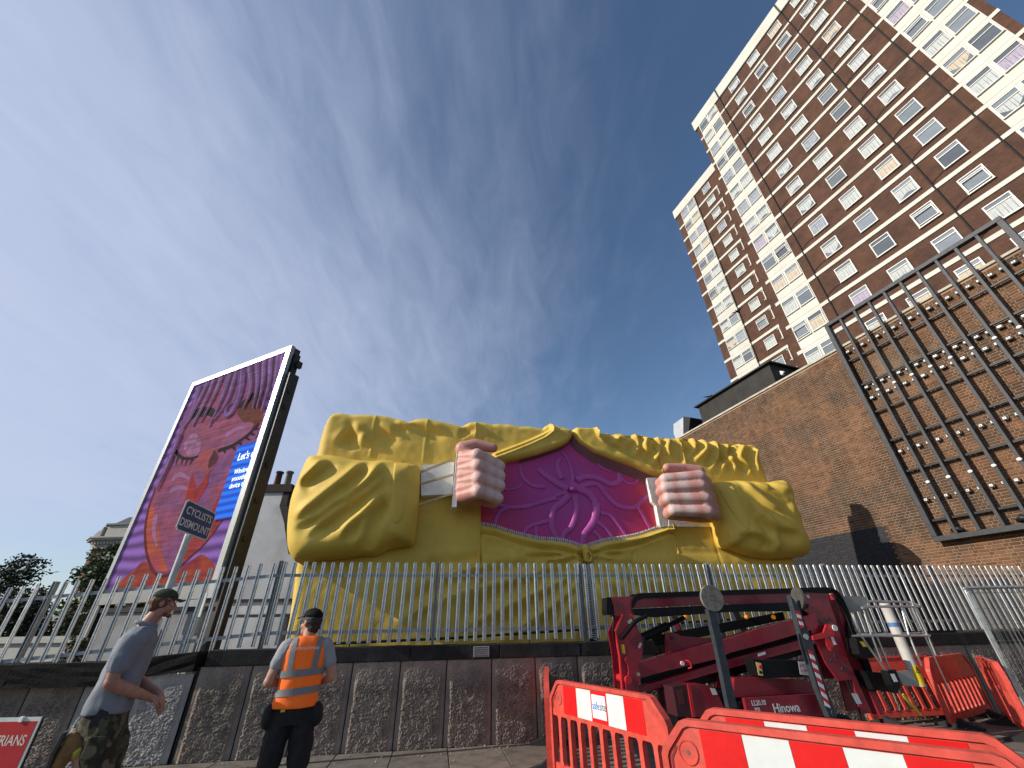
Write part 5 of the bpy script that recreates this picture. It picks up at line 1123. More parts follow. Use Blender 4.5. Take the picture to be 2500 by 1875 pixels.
lt('hose', [(p[0], 1.44, p[1]) for p in HOSE], .030, LBLK, None, 10, 6); lt('hose', [(1.31, 1.38, 1.72), (1.27, 1.38, 1.5), (1.33, 1.30, 1.2), (1.36, 1.3, .95)], .016, LBLK, None, 8, 6); lt('hose', [(1.40, 1.3, 1.45), (1.36, 1.3, 1.2), (1.40, 1.3, .98), (1.45, 1.3, .92)], .020, LBLK, None, 8, 6)
lp('mast_plate', MAST, 1.40, .03, RED); lp('mast_plate', MAST, 1.15, .03, RED); lp('mast_column', MAST2, 1.30, .16, RED, bevel=.012); lp('mast_link', MLINK, 1.50, .03, LRED)
for x, z, r_ in ((5.07, 1.62, .035), (4.93, 1.58, .03), (4.86, 1.36, .022), (5.02, .93, .035), (4.95, 1.10, .025), (4.86, 1.05, .022)): bolt(x, z, 1.405 if z != 1.36 else 1.505, r_, DGR)
bolt(5.03, 1.49, 1.51, .045, mat('label_round', (.7,.7,.72), .5)); lp('white_label', [(4.90, 1.36), (4.95, 1.36), (4.97, 1.26), (4.92, 1.26)], 1.508, .003, mat('label_w2', (.7,.7,.7), .5), None, 0); lp('white_label', [(5.02, .62), (5.12, .61), (5.14, .48), (5.05, .49)], 1.404, .003, mat('label_w3', (.6,.6,.6), .5), None, 0); lp('white_label', [(4.80, 1.98), (4.86, 1.98), (4.87, 1.93), (4.82, 1.93)], 1.404, .003, mat('label_w4', (.6,.6,.6), .5), None, 0)
# cable carrier chain
P = spline([(p[0], p[1]) for p in CHAIN], 7)
lk = B(); box(lk, (0, 0, 0), (.055, .10, .075)); bmesh.ops.bevel(lk, geom=list(lk.edges), offset=.012, segments=1, affect='EDGES'); lkm = bm_mesh(lk, 'chain_link'); lkm.materials.append(LBLK)
for a, b2 in zip(P, P[1:]): obj('chain_link', lkm, None, lift, ((a[0]+b2[0])/2-LX, -1.32+LD, (a[1]+b2[1])/2), (0, -math.atan2(b2[1]-a[1], b2[0]-a[0])+R(90), 0))
for k in range(3): lt('hydraulic_hose', [(5.3+.04*k, 1.42, 1.98), (5.42+.03*k, 1.42, 1.7), (5.40+.03*k, 1.44, 1.4), (5.46+.03*k, 1.42, 1.0), (5.50, 1.4, .7)], .012, LBLK, None, 6, 6)
# outriggers
og = lp('outrigger', OUT1, 2.02, .09, DGR); bm = B(); cyl(bm, (DISC1[0][0]-LX, LD-2.10, DISC1[0][1]), (DISC1[0][0]-LX, LD-2.06, DISC1[0][1]), .175, 40); mk('foot_disc', bm, mat('foot_plate', (.20,.18,.155), .8, var=.3, vscale=14, bump=.5, bscale=60), og, bevel=.006)
for k in range(4): bm = B(); cyl(bm, (DISC1[0][0]-LX+(.02, -.02)[k % 2]*1.3, LD-2.108, DISC1[0][1]+(.02, -.02)[k//2]*1.3), (DISC1[0][0]-LX+(.02, -.02)[k % 2]*1.3, LD-2.10, DISC1[0][1]+(.02, -.02)[k//2]*1.3), .006, 8); mk('screw', bm, MT['black'], og)
og2 = lp('outrigger', OUT2, 2.0, .09, DGR); bm = B(); dv = Vector((.97, -.20, -.12)).normalized(); c_ = Vector((DISC2[0][0]-LX, LD-1.93, DISC2[0][1]-.02)); cyl(bm, c_-dv*.018, c_+dv*.018, .165, 36); mk('foot_disc', bm, mat('foot_plate2', (.07,.065,.06), .8, var=.3, vscale=14), og2, bevel=.005)
SW, SR = mat('stripe_white', (.72,.73,.72), .4), mat('stripe_red', (.55,.02,.03), .4)
for st, n in ((STRIPE_A, 5), (STRIPE_B, 12)):
    tl, tr, br_, bl = [np.array(p) for p in st]
    for k in range(n):
        a, b2 = k/n, (k+1)/n; sk = .5/n
        q = [tl+(bl-tl)*min(1, a), tr+(br_-tr)*min(1, a+sk), tr+(br_-tr)*min(1, b2+sk), tl+(bl-tl)*min(1, b2)]
        if k == n-1: q[2] = br_
        lp('hazard_stripe', [tuple(p) for p in q], 2.004, .003, SW if k % 2 else SR, og2, 0)
bolt(4.01, 1.395, 2.01, .04, STL, og2); bolt(4.06, .50, 2.01, .04, DGR, og2)
lp('rear_outrigger', [(2.56, 1.70), (2.66, 1.70), (2.72, 1.38), (2.62, 1.38)], .85, .08, DGR); lp('hazard_stripe', [(2.58, 1.66), (2.64, 1.66), (2.67, 1.50), (2.61, 1.50)], .856, .003, SR, None, 0); lp('rear_outrigger', [(3.72, 1.78), (3.84, 1.78), (3.92, 1.45), (3.80, 1.45)], .85, .08, DGR)
AMB = mat('amber_lens', (.75,.22,.01), .3, emit=.25)
for x, z, d in ((2.73, 1.70, 1.0), (3.86, 1.67, 1.0), (4.14, 1.66, 1.3)):
    bm = B(); bmesh.ops.create_uvsphere(bm, u_segments=12, v_segments=8, radius=.034, matrix=Matrix.Translation((x-LX, LD-d, z))); mk('amber_lamp', bm, AMB, lift, smooth=True)
# control box, chassis, tracks
cb = lp('control_box', BOX, 1.78, .22, LBLK, bevel=.015); lp('switch_panel', BOXPANEL, 1.784, .004, mat('panel_yellow', (.72,.62,.22), .5), cb, 0)
bm = B(); cyl(bm, (3.29-LX, LD-1.784, 1.03), (3.29-LX, LD-1.81, 1.03), .024, 14); mk('stop_button', bm, LRED, cb); bm = B(); cyl(bm, (3.28-LX, LD-1.784, .965), (3.28-LX, LD-1.80, .965), .020, 14); mk('selector', bm, LBLK, cb)
pb = lp('label_plate', BOXLABEL, 1.784, .004, mat('label_pale', (.55,.52,.56), .5), cb, 0); LTR = mat('label_red_text', (.35,.02,.05), .5)
text('label_text', 'ATFORM', .052, LTR, pb, (3.945-LX, LD-1.7895, 1.005), (R(90), 0, 0), sx=.85); text('label_text', 'A 2498', .05, LTR, pb, (3.945-LX, LD-1.7895, .945), (R(90), 0, 0), sx=.85)
lp('turret', TURRET, 1.6, .5, RED, bevel=.02); lp('arm_tag', [(3.58, 1.165), (3.72, 1.19), (3.715, 1.155), (3.575, 1.13)], 1.423, .003, mat('label_w5', (.68,.68,.68), .5), None, 0)
lp('chassis_pipework', [(2.6, .72), (4.3, .80), (4.3, .62), (2.6, .60)], 1.5, .5, LBLK)
tb = lp('track_cover', TRACKBOX, 1.82, .06, RED, bevel=.02); lp('undercarriage', [(2.7, .62), (4.3, .62), (4.4, .2), (2.6, .2)], 1.74, .7, LBLK)
LT = mat('logo_white', (.72,.70,.68), .5)
text('logo_text', 'Hinowa', .145, LT, tb, (3.30-LX, LD-1.8225, .505), (R(90), 0, 0), ext=.001, sx=.92); text('logo_text', 'LL20.10', .082, LT, tb, (2.99-LX, LD-1.8225, .595), (R(90), 0, 0), ext=.001, sx=.85); text('logo_text', 'PIII', .06, LT, tb, (3.02-LX, LD-1.8225, .53), (R(90), 0, 0), ext=.001); text('logo_text', 'PIII', .11, mat('logo_grey', (.28,.22,.22), .5), lift, (2.72-LX, LD-1.602, .86), (R(90), 0, 0), ext=.001)
for yy in (1.75, .75):
    o_ = [(2.75, .0), (4.25, .0), (4.55, .12), (4.62, .30), (4.5, .42), (2.6, .42), (2.42, .30), (2.5, .12)]
    lp('crawler_track', o_, yy, .22, mat('rubber', (.016,.016,.017), .85, var=.3, vscale=10), None, .02)
for x in (2.65, 4.42): 
    bm = B(); cyl(bm, (x-LX, LD-1.755, .24), (x-LX, LD-1.80, .24), .15, 20); mk('track_wheel', bm, DGR, lift)
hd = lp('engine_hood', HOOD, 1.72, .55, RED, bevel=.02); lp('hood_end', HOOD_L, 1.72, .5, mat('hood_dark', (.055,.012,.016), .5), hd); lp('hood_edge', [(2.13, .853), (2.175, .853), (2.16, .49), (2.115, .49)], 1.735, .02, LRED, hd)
for k in range(9): lp('vent_slat', [(1.955+.002*k, .79-k*.018), (2.05-.001*k, .795-k*.018), (2.05-.001*k, .785-k*.018), (1.955+.002*k, .78-k*.018)], 1.725, .006, mat('vent_red', (.16,.03,.035), .5) if k == 0 else bpy.data.materials['vent_red'], hd, 0)
lp('hood_label', [(2.47, .80), (2.545, .79), (2.565, .72), (2.49, .72)], 1.724, .003, mat('label_w6', (.66,.66,.62), .5), hd, 0)
lp('lower_body', [(1.9, .5), (2.9, .5), (2.9, .18), (1.95, .18)], 1.70, .6, LBLK)
# basket
bk = lt('basket_rail', [(p[0], 1.2, p[1]) for p in BASK_TOP], .020, STL, None, 10, 5); lt('basket_rail', [(p[0], 1.7, p[1]) for p in BASK_TOP2[:3]], .020, STL, None, 10, 5); lt('basket_rail', [(6.67, 1.7, 1.78), (7.1, 1.2, 1.86)], .02, STL); lt('basket_rail', [(5.12, 1.7, 1.38), (6.58, 1.7, 1.36)], .018, STL); lt('basket_rail', [(6.58, 1.7, 1.36), (7.05, 1.2, 1.38)], .018, STL); lt('basket_rail', [(5.5, 1.2, 1.38), (7.05, 1.2, 1.38)], .018, STL)
for p in BASK_V: lt('basket_upright', [(q[0], 1.7, q[1]) for q in p], .016, STL)
for x in (6.1, 7.08): lt('basket_upright', [(x, 1.2, 1.86), (x, 1.2, .55)], .016, STL)
lp('boom_dark_filler', [(1.7, .98), (4.7, 1.52), (4.75, 1.15), (2.9, .80), (1.7, .72)], 1.16, .05, LBLK); lp('boom_dark_filler', [(2.05, 1.42), (4.6, 1.74), (4.6, 1.62), (2.1, 1.28)], 1.0, .05, LBLK)  # added dark filler plates standing in for black hydraulics between the arms
cw = lt('document_tube', [(CYLW[0][0], 1.5, CYLW[0][1]), (CYLW[1][0], 1.5, CYLW[1][1])], .078, mat('tube_grey', (.52,.49,.45), .55, var=.12, vscale=6), None, 22)
bm = B(); tube(bm, [(6.21-LX, LD-1.5, .70), (6.21-LX, LD-1.5, .96)], .0795, 22, False); mk('yellow_label', bm, mat('label_yellow2', (.72,.50,.02), .5), cw, auto=50)
bm = B(); tube(bm, [(6.20-LX, LD-1.5, 1.49), (6.20-LX, LD-1.5, 1.55)], .0792, 22, False); mk('blue_label', bm, mat('label_blue', (.08,.18,.42), .5), cw, auto=50)
bm = B(); 
for k in range(3):
    a = R(90+120*k); b2 = R(210+120*k); tube(bm, [(6.20-LX+.05*math.cos(a), LD-1.5-.083, .89+.05*math.sin(a)), (6.20-LX+.05*math.cos(b2), LD-1.5-.083, .89+.05*math.sin(b2))], .004, 5)
tube(bm, [(6.20-LX, LD-1.584, .905), (6.20-LX, LD-1.584, .88)], .005, 5); o = mk('warning_triangle', bm, MT['black'], cw); o['kind'] = 'stuff'
lp('motor_box', GBOX, 1.35, .3, mat('box_grey', (.26,.25,.22), .6, var=.15), None, .02); lp('control_console', DBOX, 1.62, .2, LBLK, None, .03); lp('console_label', [(5.30, 1.30), (5.42, 1.295), (5.44, 1.22), (5.33, 1.23)], 1.624, .003, bpy.data.materials['label_yellow'], None, 0); lp('joystick_boot', JOY, 1.75, .12, LBLK, None, .02); lp('joystick_tag', [(5.49, .88), (5.56, .88), (5.57, .78), (5.50, .78)], 1.755, .003, bpy.data.materials['label_w5'], None, 0); lp('clear_cover', PLATEB, 1.7, .03, mat('clear_plate', (.36,.34,.30), .3), None, .004); lp('cable_tray', LOWBOX, 1.5, .3, LBLK, None, .03)
lt('strap', [(5.56, 1.76, .63), (5.62, 1.77, .5), (5.70, 1.78, .38)], .022, bpy.data.materials['label_yellow'], None, 6)

# ------------------------------------------------------------------ plastic barriers
ORG = mat('barrier_orange', (.62,.072,.048), .55, var=.22, vscale=9, spec=.4, col2=(.52,.09,.07), c2scale=2.5, c2lo=.5, c2hi=.8, objrand=.08); RFR = mat('reflective_red', (.66,.012,.012), .35, var=.1, vscale=8); RFW = mat('reflective_white', (.66,.69,.67), .35, var=.06, vscale=6); RUB = mat('rubber_foot', (.022,.022,.022), .85, var=.2)
def barrier(label, a, ang, strips='RWRWR', tilt=0.0, recess=True, z0=0.0, feet=True):
    b = thing('plastic_barrier', label, 'barrier', (a[0], a[1], z0), ang, 'orange plastic pedestrian barriers'); b.rotation_euler = (tilt, 0, ang)
    out = [(.0, .08), (.0, .79), (.02, .835), (.165, .985), (.21, 1.0), (1.79, 1.0), (1.835, .985), (1.98, .835), (2.0, .79), (2.0, .08)]
    inn = [(.045, .08), (.045, .78), (.06, .81), (.185, .945), (.225, .962), (1.775, .962), (1.815, .945), (1.94, .81), (1.955, .78), (1.955, .08)]
    bm = B()
    A = [[bm.verts.new((p[0], y, p[1])) for p in P_] for P_ in (out, inn) for y in (-.036, .036)]
    for i in range(len(out)-1):
        for q, w in ((0, 1), (1, 3), (3, 2), (2, 0)): bm.faces.new((A[q][i], A[q][i+1], A[w][i+1], A[w][i]))
    for i in (0, len(out)-1): bm.faces.new((A[0][i], A[1][i], A[3][i], A[2][i]))
    mk('moulded_rim', bm, ORG, b, bevel=.008, seg=2)
    bm = B(); prism(bm, [(.047, .635), (.047, .78), (.061, .808), (.186, .943), (.226, .960), (1.774, .960), (1.814, .943), (1.939, .808), (1.953, .78), (1.953, .635)], -.019, .019); tbd = mk('top_board', bm, ORG, b)
    bm = B(); box2(bm, (.047, -.019, .09), (1.953, .019, .19)); mk('bottom_board', bm, ORG, b, bevel=.006, seg=1)
    for i in range(9):
        x = .2+i*.2; w = .027; f = .022; bm = B()
        prism(bm, [(x-w-f, .637), (x-w-f*.35, .625), (x-w, .60), (x-w, .225), (x-w-f*.35, .202), (x-w-f, .188), (x+w+f, .188), (x+w+f*.35, .202), (x+w, .225), (x+w, .60), (x+w+f*.35, .625), (x+w+f, .637)], -.030, .030); mk('bar', bm, ORG, b, bevel=.007, seg=1)
    bm = B(); prism(bm, [(.062, .70), (.078, .70), (.078, .765), (.125, .835), (.112, .845), (.062, .775)], -.0215, -.0195); mk('hand_slot', bm, mat('slot_dark', (.16,.02,.018), .7), b)
    if recess:
        for x in (.195,):
            bm = B(); cyl(bm, (x, -.0225, .815), (x, -.0192, .815), .062, 22); d_ = mk('recess_disc', bm, ORG, b); bm = B(); tube(bm, [(x+.065*math.cos(q), -.021, .815+.065*math.sin(q)) for q in np.linspace(0, 2*math.pi, 24)], .008, 6); mk('recess_ring', bm, ORG, d_)
            bm = B(); cyl(bm, (x, -.026, .815), (x, -.0226, .815), .014, 10); mk('recess_plug', bm, mat('plug_grey', (.12,.10,.09), .7), d_)
    if strips:
        n = len(strips); xa, xb = .30, 1.70; w = (xb-xa)/n
        for i, c in enumerate(strips):
            for yy in (-.0225, .0195):
                bm = B(); box2(bm, (xa+i*w+.002, yy, .675), (xa+(i+1)*w-.002, yy+.003, .950)); o = mk('reflective_panel', bm, {'R': RFR, 'W': RFW, 'S': RFR}[c], b)
                if c == 'S' and yy < 0:
                    bm = B(); box2(bm, (xa+i*w+.02, -.0255, .71), (xa+(i+1)*w-.02, -.0228, .92)); mk('name_plate', bm, mat('plate_white', (.75,.78,.80), .4), o)
                    text('name_text', 'safe', .10, mat('text_blue', (.05,.18,.60), .5), o, (xa+i*w+.028, -.0262, .79), (R(90), 0, 0), sx=.80); text('name_text', 'site', .10, mat('text_grey', (.13,.15,.19), .5), o, (xa+i*w+.156, -.0262, .79), (R(90), 0, 0), sx=.80)
    if feet:
        for x in (.28, 1.72):
            bm = B(); pts = [(-.32, .0), (.32, .0), (.32, .03), (.12, .085), (.05, .13), (-.05, .13), (-.12, .085), (-.32, .03)]; prism(bm, pts, -.05, .05, m=Matrix.Translation((x, 0, 0)) @ Matrix.Rotation(R(90), 4, 'Z')); mk('rubber_foot', bm, RUB, b)
    return b
def ang2(a, b2): return math.atan2(b2[1]-a[1], b2[0]-a[0])
barrier('orange barrier with the safesite plate standing in front of the concrete wall', (.44, 6.58), ang2((.42, 6.63), (1.40, 4.81)), 'RWSWR')
barrier('orange barrier seen end-on at the left of the lift enclosure', (.38, 6.62), ang2((.38, 6.62), (.52, 8.6)), '')
barrier('nearest orange barrier across the bottom right corner', (1.06, 3.95), ang2((1.2, 3.83), (2.43, 2.8)))
barrier('orange barrier parallel to and just behind the nearest one', (1.43, 4.37), ang2((1.57, 4.25), (2.84, 3.16)))
barrier('unlit orange barrier behind the lift basket facing left', (7.25, 8.85), ang2((7.31, 8.89), (9.0, 9.9)), '', feet=True, recess=False)
barrier('orange barrier slanting out of the right edge beside the mesh panels', (8.62, 9.28), ang2((8.62, 9.28), (7.27, 7.51)), '', recess=False)
barrier('orange barrier leaning on the concrete wall behind the lift basket', (6.2, 9.22), FROT, '', tilt=R(-8), recess=False)

# ------------------------------------------------------------------ mesh fence panels on the right
MESHM = mat('mesh_wire', (.16,.17,.17), .5, metal=.5)
for k in range(3):
    mp = thing('mesh_fence_panel', ['front tube-framed mesh fence panel at the right edge', 'middle tube-framed mesh fence panel at the right edge', 'rear tube-framed mesh fence panel at the right edge'][k], 'fence panel', (7.92+.13*k, 8.15+.10*k, 0), R(-3+2*k), 'mesh panels stacked at right')
    bm = B(); tube(bm, spline([(.02, 0, 0), (.02, 0, 1.0), (.02, 0, 1.9), (.05, 0, 2.02), (.14, 0, 2.06), (1.5, 0, 2.06), (3.2, 0, 2.06)], 6), .019, 8); mk('frame_tube', bm, MT['galv'], mp, auto=60)
    bm = B(); tube(bm, [(.03, 0, .15), (3.2, 0, .15)], .019, 8); mk('bottom_tube', bm, MT['galv'], mp, auto=60)
    bm = B(); 
    for i in range(42): tube(bm, [(.08+i*.075, 0, .15), (.08+i*.075, 0, 2.05)], .0022, 3, False)
    for i in range(8): tube(bm, [(.03, .003, .3+i*.24), (3.2, .003, .3+i*.24)], .0022, 3, False)
    o = mk('wire_mesh', bm, MESHM, mp); o['kind'] = 'stuff'
bt2 = [('clear plastic bottle on the coping beside the mesh panels', (7.75, .12), (.55,.62,.60)), ('plastic bottle with a pink cap on the wall coping at right', (8.0, .14), (.60,.50,.50))]
for lab, (x, y), c_ in bt2:
    o = thing('plastic_bottle', lab, 'bottle', Vector((0, 8.473, 0))+Vector((.985*x-.172*y, .172*x+.985*y, 1.336)), 0, 'bottles left on the wall')
    bm = B(); tube(bm, [(0, 0, 0), (0, 0, .02), (0, 0, .10), (0, 0, .16), (0, 0, .20), (0, 0, .24)], [.034, .04, .036, .04, .016, .014], 14); mk('body', bm, mat('bottle_plastic', c_, .15, var=.2, vscale=20), o, smooth=True); bm = B(); cyl(bm, (0, 0, .24), (0, 0, .265), .017, 12); mk('cap', bm, mat('cap_col', (.5,.05,.08), .4), o)

# ------------------------------------------------------------------ red pedestrian sign
ps = thing('pedestrians_sign', 'red PEDESTRIANS sign cut off at the bottom left corner', 'sign', (-5.86, 5.78, 0), R(2))
bm = B(); box2(bm, (-.53, 0, .10), (.53, .012, .80)); mk('edge', bm, MT['black'], ps, bevel=.003, loc=(.012, .012, 0)); bm = B(); box2(bm, (-.53, -.006, .10), (.53, .010, .80)); mk('border', bm, mat('sign_pale', (.62,.68,.64), .4), ps)
bm = B(); box2(bm, (-.505, -.009, .125), (.505, -.0065, .765)); mk('red_face', bm, mat('sign_red', (.46,.025,.03), .4, var=.1), ps)
text('lettering', 'PEDESTRIANS', .128, mat('sign_letters', (.66,.58,.50), .5), ps, (.47, -.0105, .56), (R(90), 0, 0), align='RIGHT', sx=.78)
for x in (-.2, .33): bm = B(); box(bm, (x, -.012, .785), (.035, .03, .05)); mk('clip', bm, LAMPW, ps, bevel=.004)
for x in (-.45, .45): bm = B(); tube(bm, [(x, .02, .80), (x, .05, .4), (x, .35, 0)], .014, 6); mk('stand_leg', bm, MT['galv_dull'], ps)
# ------------------------------------------------------------------ people
SKN = mat('skin', (.46,.245,.17), .5, var=.14, vscale=14, spec=.35); SKN2 = mat('skin_ruddy', (.40,.20,.14), .5, var=.2, vscale=16, spec=.35)
def loft(bm, rings, n=32, p=2.3):
    rr = []
    for cx, cy, cz, rx, ry in rings:
        rr.append([bm.verts.new((cx+rx*math.copysign(abs(math.cos(a))**(2/p), math.cos(a)), cy+ry*math.copysign(abs(math.sin(a))**(2/p), math.sin(a)), cz)) for a in np.linspace(0, 2*math.pi, n, endpoint=False)])
    for a, b2 in zip(rr, rr[1:]):
        for i in range(n): bm.faces.new((a[i], a[(i+1) % n], b2[(i+1) % n], b2[i]))
    bm.faces.new(rr[0][::-1]); bm.faces.new(rr[-1])
def chain(bm, pts, rad):
    for a, b2, r0__, r1__ in zip(pts, pts[1:], rad, rad[1:]): capsule(bm, a, r0__, b2, r1__)
def wrinkle(o, amp, f, seed=0, stretch=(1, 1, 1)):
    me = o.data; n = len(me.vertices); co = np.empty(n*3); me.vertices.foreach_get('co', co); no = np.empty(n*3); me.vertices.foreach_get('normal', no); co = co.reshape(-1, 3); no = no.reshape(-1, 3)
    d = np.array([noise.noise(Vector((c[0]*f*stretch[0]+seed, c[1]*f*stretch[1], c[2]*f*stretch[2])))+.5*noise.noise(Vector((c[0]*f*2.3, c[1]*f*2.3+seed, c[2]*f*2.3*stretch[2]))) for c in co])
    co += no*(amp*d)[:, None]; me.vertices.foreach_set('co', co.ravel()); me.update()
def hand(bm, wrist, palm, fdir, ndir, curl=.5, s=1.0, side=1):
    """palm block, four fingers bent at two knuckles, thumb off the side of the palm"""
    w, p = Vector(wrist), Vector(palm); f = Vector(fdir).normalized(); n = Vector(ndir).normalized(); t = f.cross(n).normalized()*side
    capsule(bm, w, .026*s, p-f*.02*s, .028*s)
    for k in range(4):
        off = t*((k-1.5)*.0205*s); L = (.042, .047, .044, .035)[k]*s
        a = p+off+f*.018*s; capsule(bm, p+off*.9-f*.03*s, .0145*s, a, .0115*s)
        d1 = (f*math.cos(curl)+n*math.sin(curl)); b2 = a+d1*L; d2 = (f*math.cos(curl*2.2)+n*math.sin(curl*2.2)); c = b2+d2*L*.62; d3 = (f*math.cos(curl*3.0)+n*math.sin(curl*3.0)); e = c+d3*L*.5
        capsule(bm, a, .0105*s, b2, .0098*s); capsule(bm, b2, .0098*s, c, .0092*s); capsule(bm, c, .0092*s, e, .0082*s)
    a = p-f*.035*s-t*.030*s; b2 = a-t*.030*s+f*.022*s+n*.012*s; c = b2+f*.030*s+n*.012*s; capsule(bm, a, .015*s, b2, .0125*s); capsule(bm, b2, .0125*s, c, .0095*s)
def head(bm, c, rz, tilt=0.0):
    Rm = Matrix.Rotation(rz, 3, 'Z') @ Matrix.Rotation(tilt, 3, 'X'); c = Vector(c); T = lambda x, y, z: c+Rm @ Vector((x, y, z))
    ellip(bm, T(0, -.012, .03), (.076, .094, .090), Rm); ellip(bm, T(0, .020, -.035), (.060, .072, .075), Rm)      # cranium, face
    capsule(bm, T(-.030, .045, -.085), .024, T(.030, .045, -.085), .024); capsule(bm, T(0, .075, -.098), .020)          # jaw, chin
    capsule(bm, T(0, .088, .005), .010, T(0, .108, -.030), .013); capsule(bm, T(-.013, .094, -.036), .010, T(.013, .094, -.036), .010)      # nose
    capsule(bm, T(-.04, .070, .020), .012, T(.04, .070, .020), .012)                    # brow
    capsule(bm, T(-.020, .083, -.062), .0075, T(.020, .083, -.062), .0075); capsule(bm, T(-.017, .081, -.073), .008, T(.017, .081, -.073), .008)  # lips
    for s in (-1, 1):
        ellip(bm, T(s*.077, -.010, -.005), (.010, .020, .032), Rm); ellip(bm, T(s*.045, .052, -.035), (.02, .026, .026), Rm)
    return T, Rm
def face_parts(par, T, Rm, lipcol=(.30,.11,.09)):
    ew, ei = mat('eye_white', (.6,.58,.55), .3), mat('iris', (.04,.03,.02), .3)
    for s in (-1, 1):
        bm = B(); ellip(bm, T(s*.031, .073, .000), (.0115, .0115, .0115)); e = mk('eye', bm, ew, par, smooth=True); bm = B(); ellip(bm, T(s*.031, .081, .000), (.0055, .0045, .0055)); mk('iris', bm, ei, e, smooth=True)
def cap(par, T, Rm, mm, mm2=None, back=True):
    bm = B(); n = 20
    rings = []
    for j, a in enumerate(np.linspace(0, math.pi/2*.97, 8)):
        rings.append([bm.verts.new(T((.083*math.cos(q))*math.cos(a), -.010+.103*math.sin(q)*math.cos(a), .052+.078*math.sin(a)**.9)) for q in np.linspace(0, 2*math.pi, n*2, endpoint=False)])
    for a, b2 in zip(rings, rings[1:]):
        for i in range(n*2): bm.faces.new((a[i], a[(i+1) % (2*n)], b2[(i+1) % (2*n)], b2[i]))
    bm.faces.new(rings[-1]); bmesh.ops.solidify(bm, geom=list(bm.faces), thickness=-.006); c = mk('cap', bm, mm, par, smooth=True)
    bm = B(); t0, t1 = [], []
    for q in np.linspace(-1, 1, 15):
        x = .074*q; y0 = .088*math.sqrt(max(0, 1-(x/.083)**2))*.98-.012; t0.append(bm.verts.new(T(x, y0, .056))); t1.append(bm.verts.new(T(x*.98, .09+.080*math.sqrt(max(0, 1-q*q*.85)), .046-.020*q*q-.006)))
    for i in range(14): bm.faces.new((t0[i], t0[i+1], t1[i+1], t1[i]))
    bmesh.ops.solidify(bm, geom=list(bm.faces), thickness=.007); mk('brim', bm, mm2 or mm, c, smooth=True)
    bm = B(); capsule(bm, T(0, -.01, .130), .008); mk('cap_button', bm, mm, c, smooth=True)
    return c
def hair_shell(par, T, Rm, mm, low=-.06):
    bm = B(); ellip(bm, T(0, -.022, .020), (.083, .098, .085), Rm); ellip(bm, T(0, -.055, low+.02), (.066, .050, .055), Rm)
    o = blob('hair', bm, mm, par, .008, 2); wrinkle(o, .006, 60, 2); return o

# --- man in the orange vest, seen from behind, looking left
p2 = thing('person', 'person from behind in orange high visibility vest, black cap and black shorts', 'person', (-2.07, 4.78, 0), R(20))
HC = (-.01, .03, 1.660)
bm = B(); T, Rm = head(bm, HC, R(45), R(4))
capsule(bm, (0, .0, 1.50), .062, (-.005, .02, 1.60), .056)
loft(bm, [(0, 0, .90, .15, .10), (0, 0, 1.0, .155, .105), (0, 0, 1.15, .15, .10), (0, 0, 1.32, .175, .11), (0, 0, 1.44, .17, .10), (0, 0, 1.51, .09, .07)])
for s, el, wr in ((-1, (-.268, -.035, 1.185), (-.13, .17, 1.15)), (1, (.282, -.015, 1.20), (.14, .18, 1.13))):
    chain(bm, [(s*.185, 0, 1.455), (s*.225, -.01, 1.33), el], [.062, .054, .042]); chain(bm, [el, wr], [.044, .028]); hand(bm, wr, (wr[0]-s*.05, wr[1]+.06, wr[2]-.01), (-s*.7, .6, -.1), (0, -.1, -1), .5, 1.0, s)
for s in (-1, 1):
    chain(bm, [(s*.085, 0, .92), (s*.105, .01, .70), (s*.112, .015, .50), (s*.112, -.015, .33), (s*.112, -.01, .10)], [.095, .085, .062, .058, .040]); capsule(bm, (s*.112, .0, .06), .04, (s*.122, .15, .045), .035)
blob('body', bm, SKN, p2, .0075, 3)
face_parts(p2, T, Rm); hair_shell(p2, T, Rm, mat('hair_dark', (.035,.028,.024), .7, var=.3, vscale=60)); cap(p2, T, Rm, mat('cap_black', (.010,.010,.011), .8))
bm = B(); tube(bm, [T(-.080, -.02, .006), T(-.078, .06, .006), T(-.060, .088, .004)], .0025, 6); tube(bm, [T(-.060, .088, .004), T(-.052, .095, -.014), T(-.022, .104, -.014), T(-.012, .108, .004), T(-.060, .090, .010)], .0022, 6); mk('glasses', bm, MT['black'], p2)
TEE = mat('tee_grey', (.30,.31,.32), .85, var=.1, vscale=10, bump=.2, bscale=200); OV = mat('vest_orange', (.90,.155,.012), .7, var=.07, vscale=5, emit=.06); RTP = mat('reflective_tape', (.20,.20,.205), .45, var=.1, vscale=30)
bm = B()
for s, el in ((-1, (-.268, -.035, 1.185)), (1, (.282, -.015, 1.20))):
    m_p = Vector((s*.225, -.01, 1.33)); e_ = Vector(el); tgt = m_p+(e_-m_p)*.10; chain(bm, [(s*.165, 0, 1.455), tuple(m_p), tuple(tgt)], [.078, .071, .068])
loft(bm, [(0, 0, 1.02, .165, .112), (0, 0, 1.3, .18, .117), (0, 0, 1.44, .178, .11), (0, 0, 1.52, .10, .08)]); o = blob('tee_shirt', bm, TEE, p2, .010, 3); wrinkle(o, .006, 14, 3)
VR = [(-.01, -.01, .985, .195, .135), (-.005, -.01, 1.03, .188, .132), (0, -.005, 1.10, .182, .128), (0, 0, 1.20, .186, .128), (0, 0, 1.32, .196, .130), (0, 0, 1.42, .200, .125), (0, 0, 1.475, .188, .112), (0, .0, 1.515, .150, .095), (0, .005, 1.545, .095, .078)]
def vest_at(z):
    zz = [r_[2] for r_ in VR]; return [float(np.interp(z, zz, [r_[i] for r_ in VR])) for i in (0, 1, 3, 4)]
bm = B(); rings = []
for z in np.linspace(.985, 1.545, 34): cx, cy, rx, ry = vest_at(z); rings.append((cx, cy, z, rx, ry))
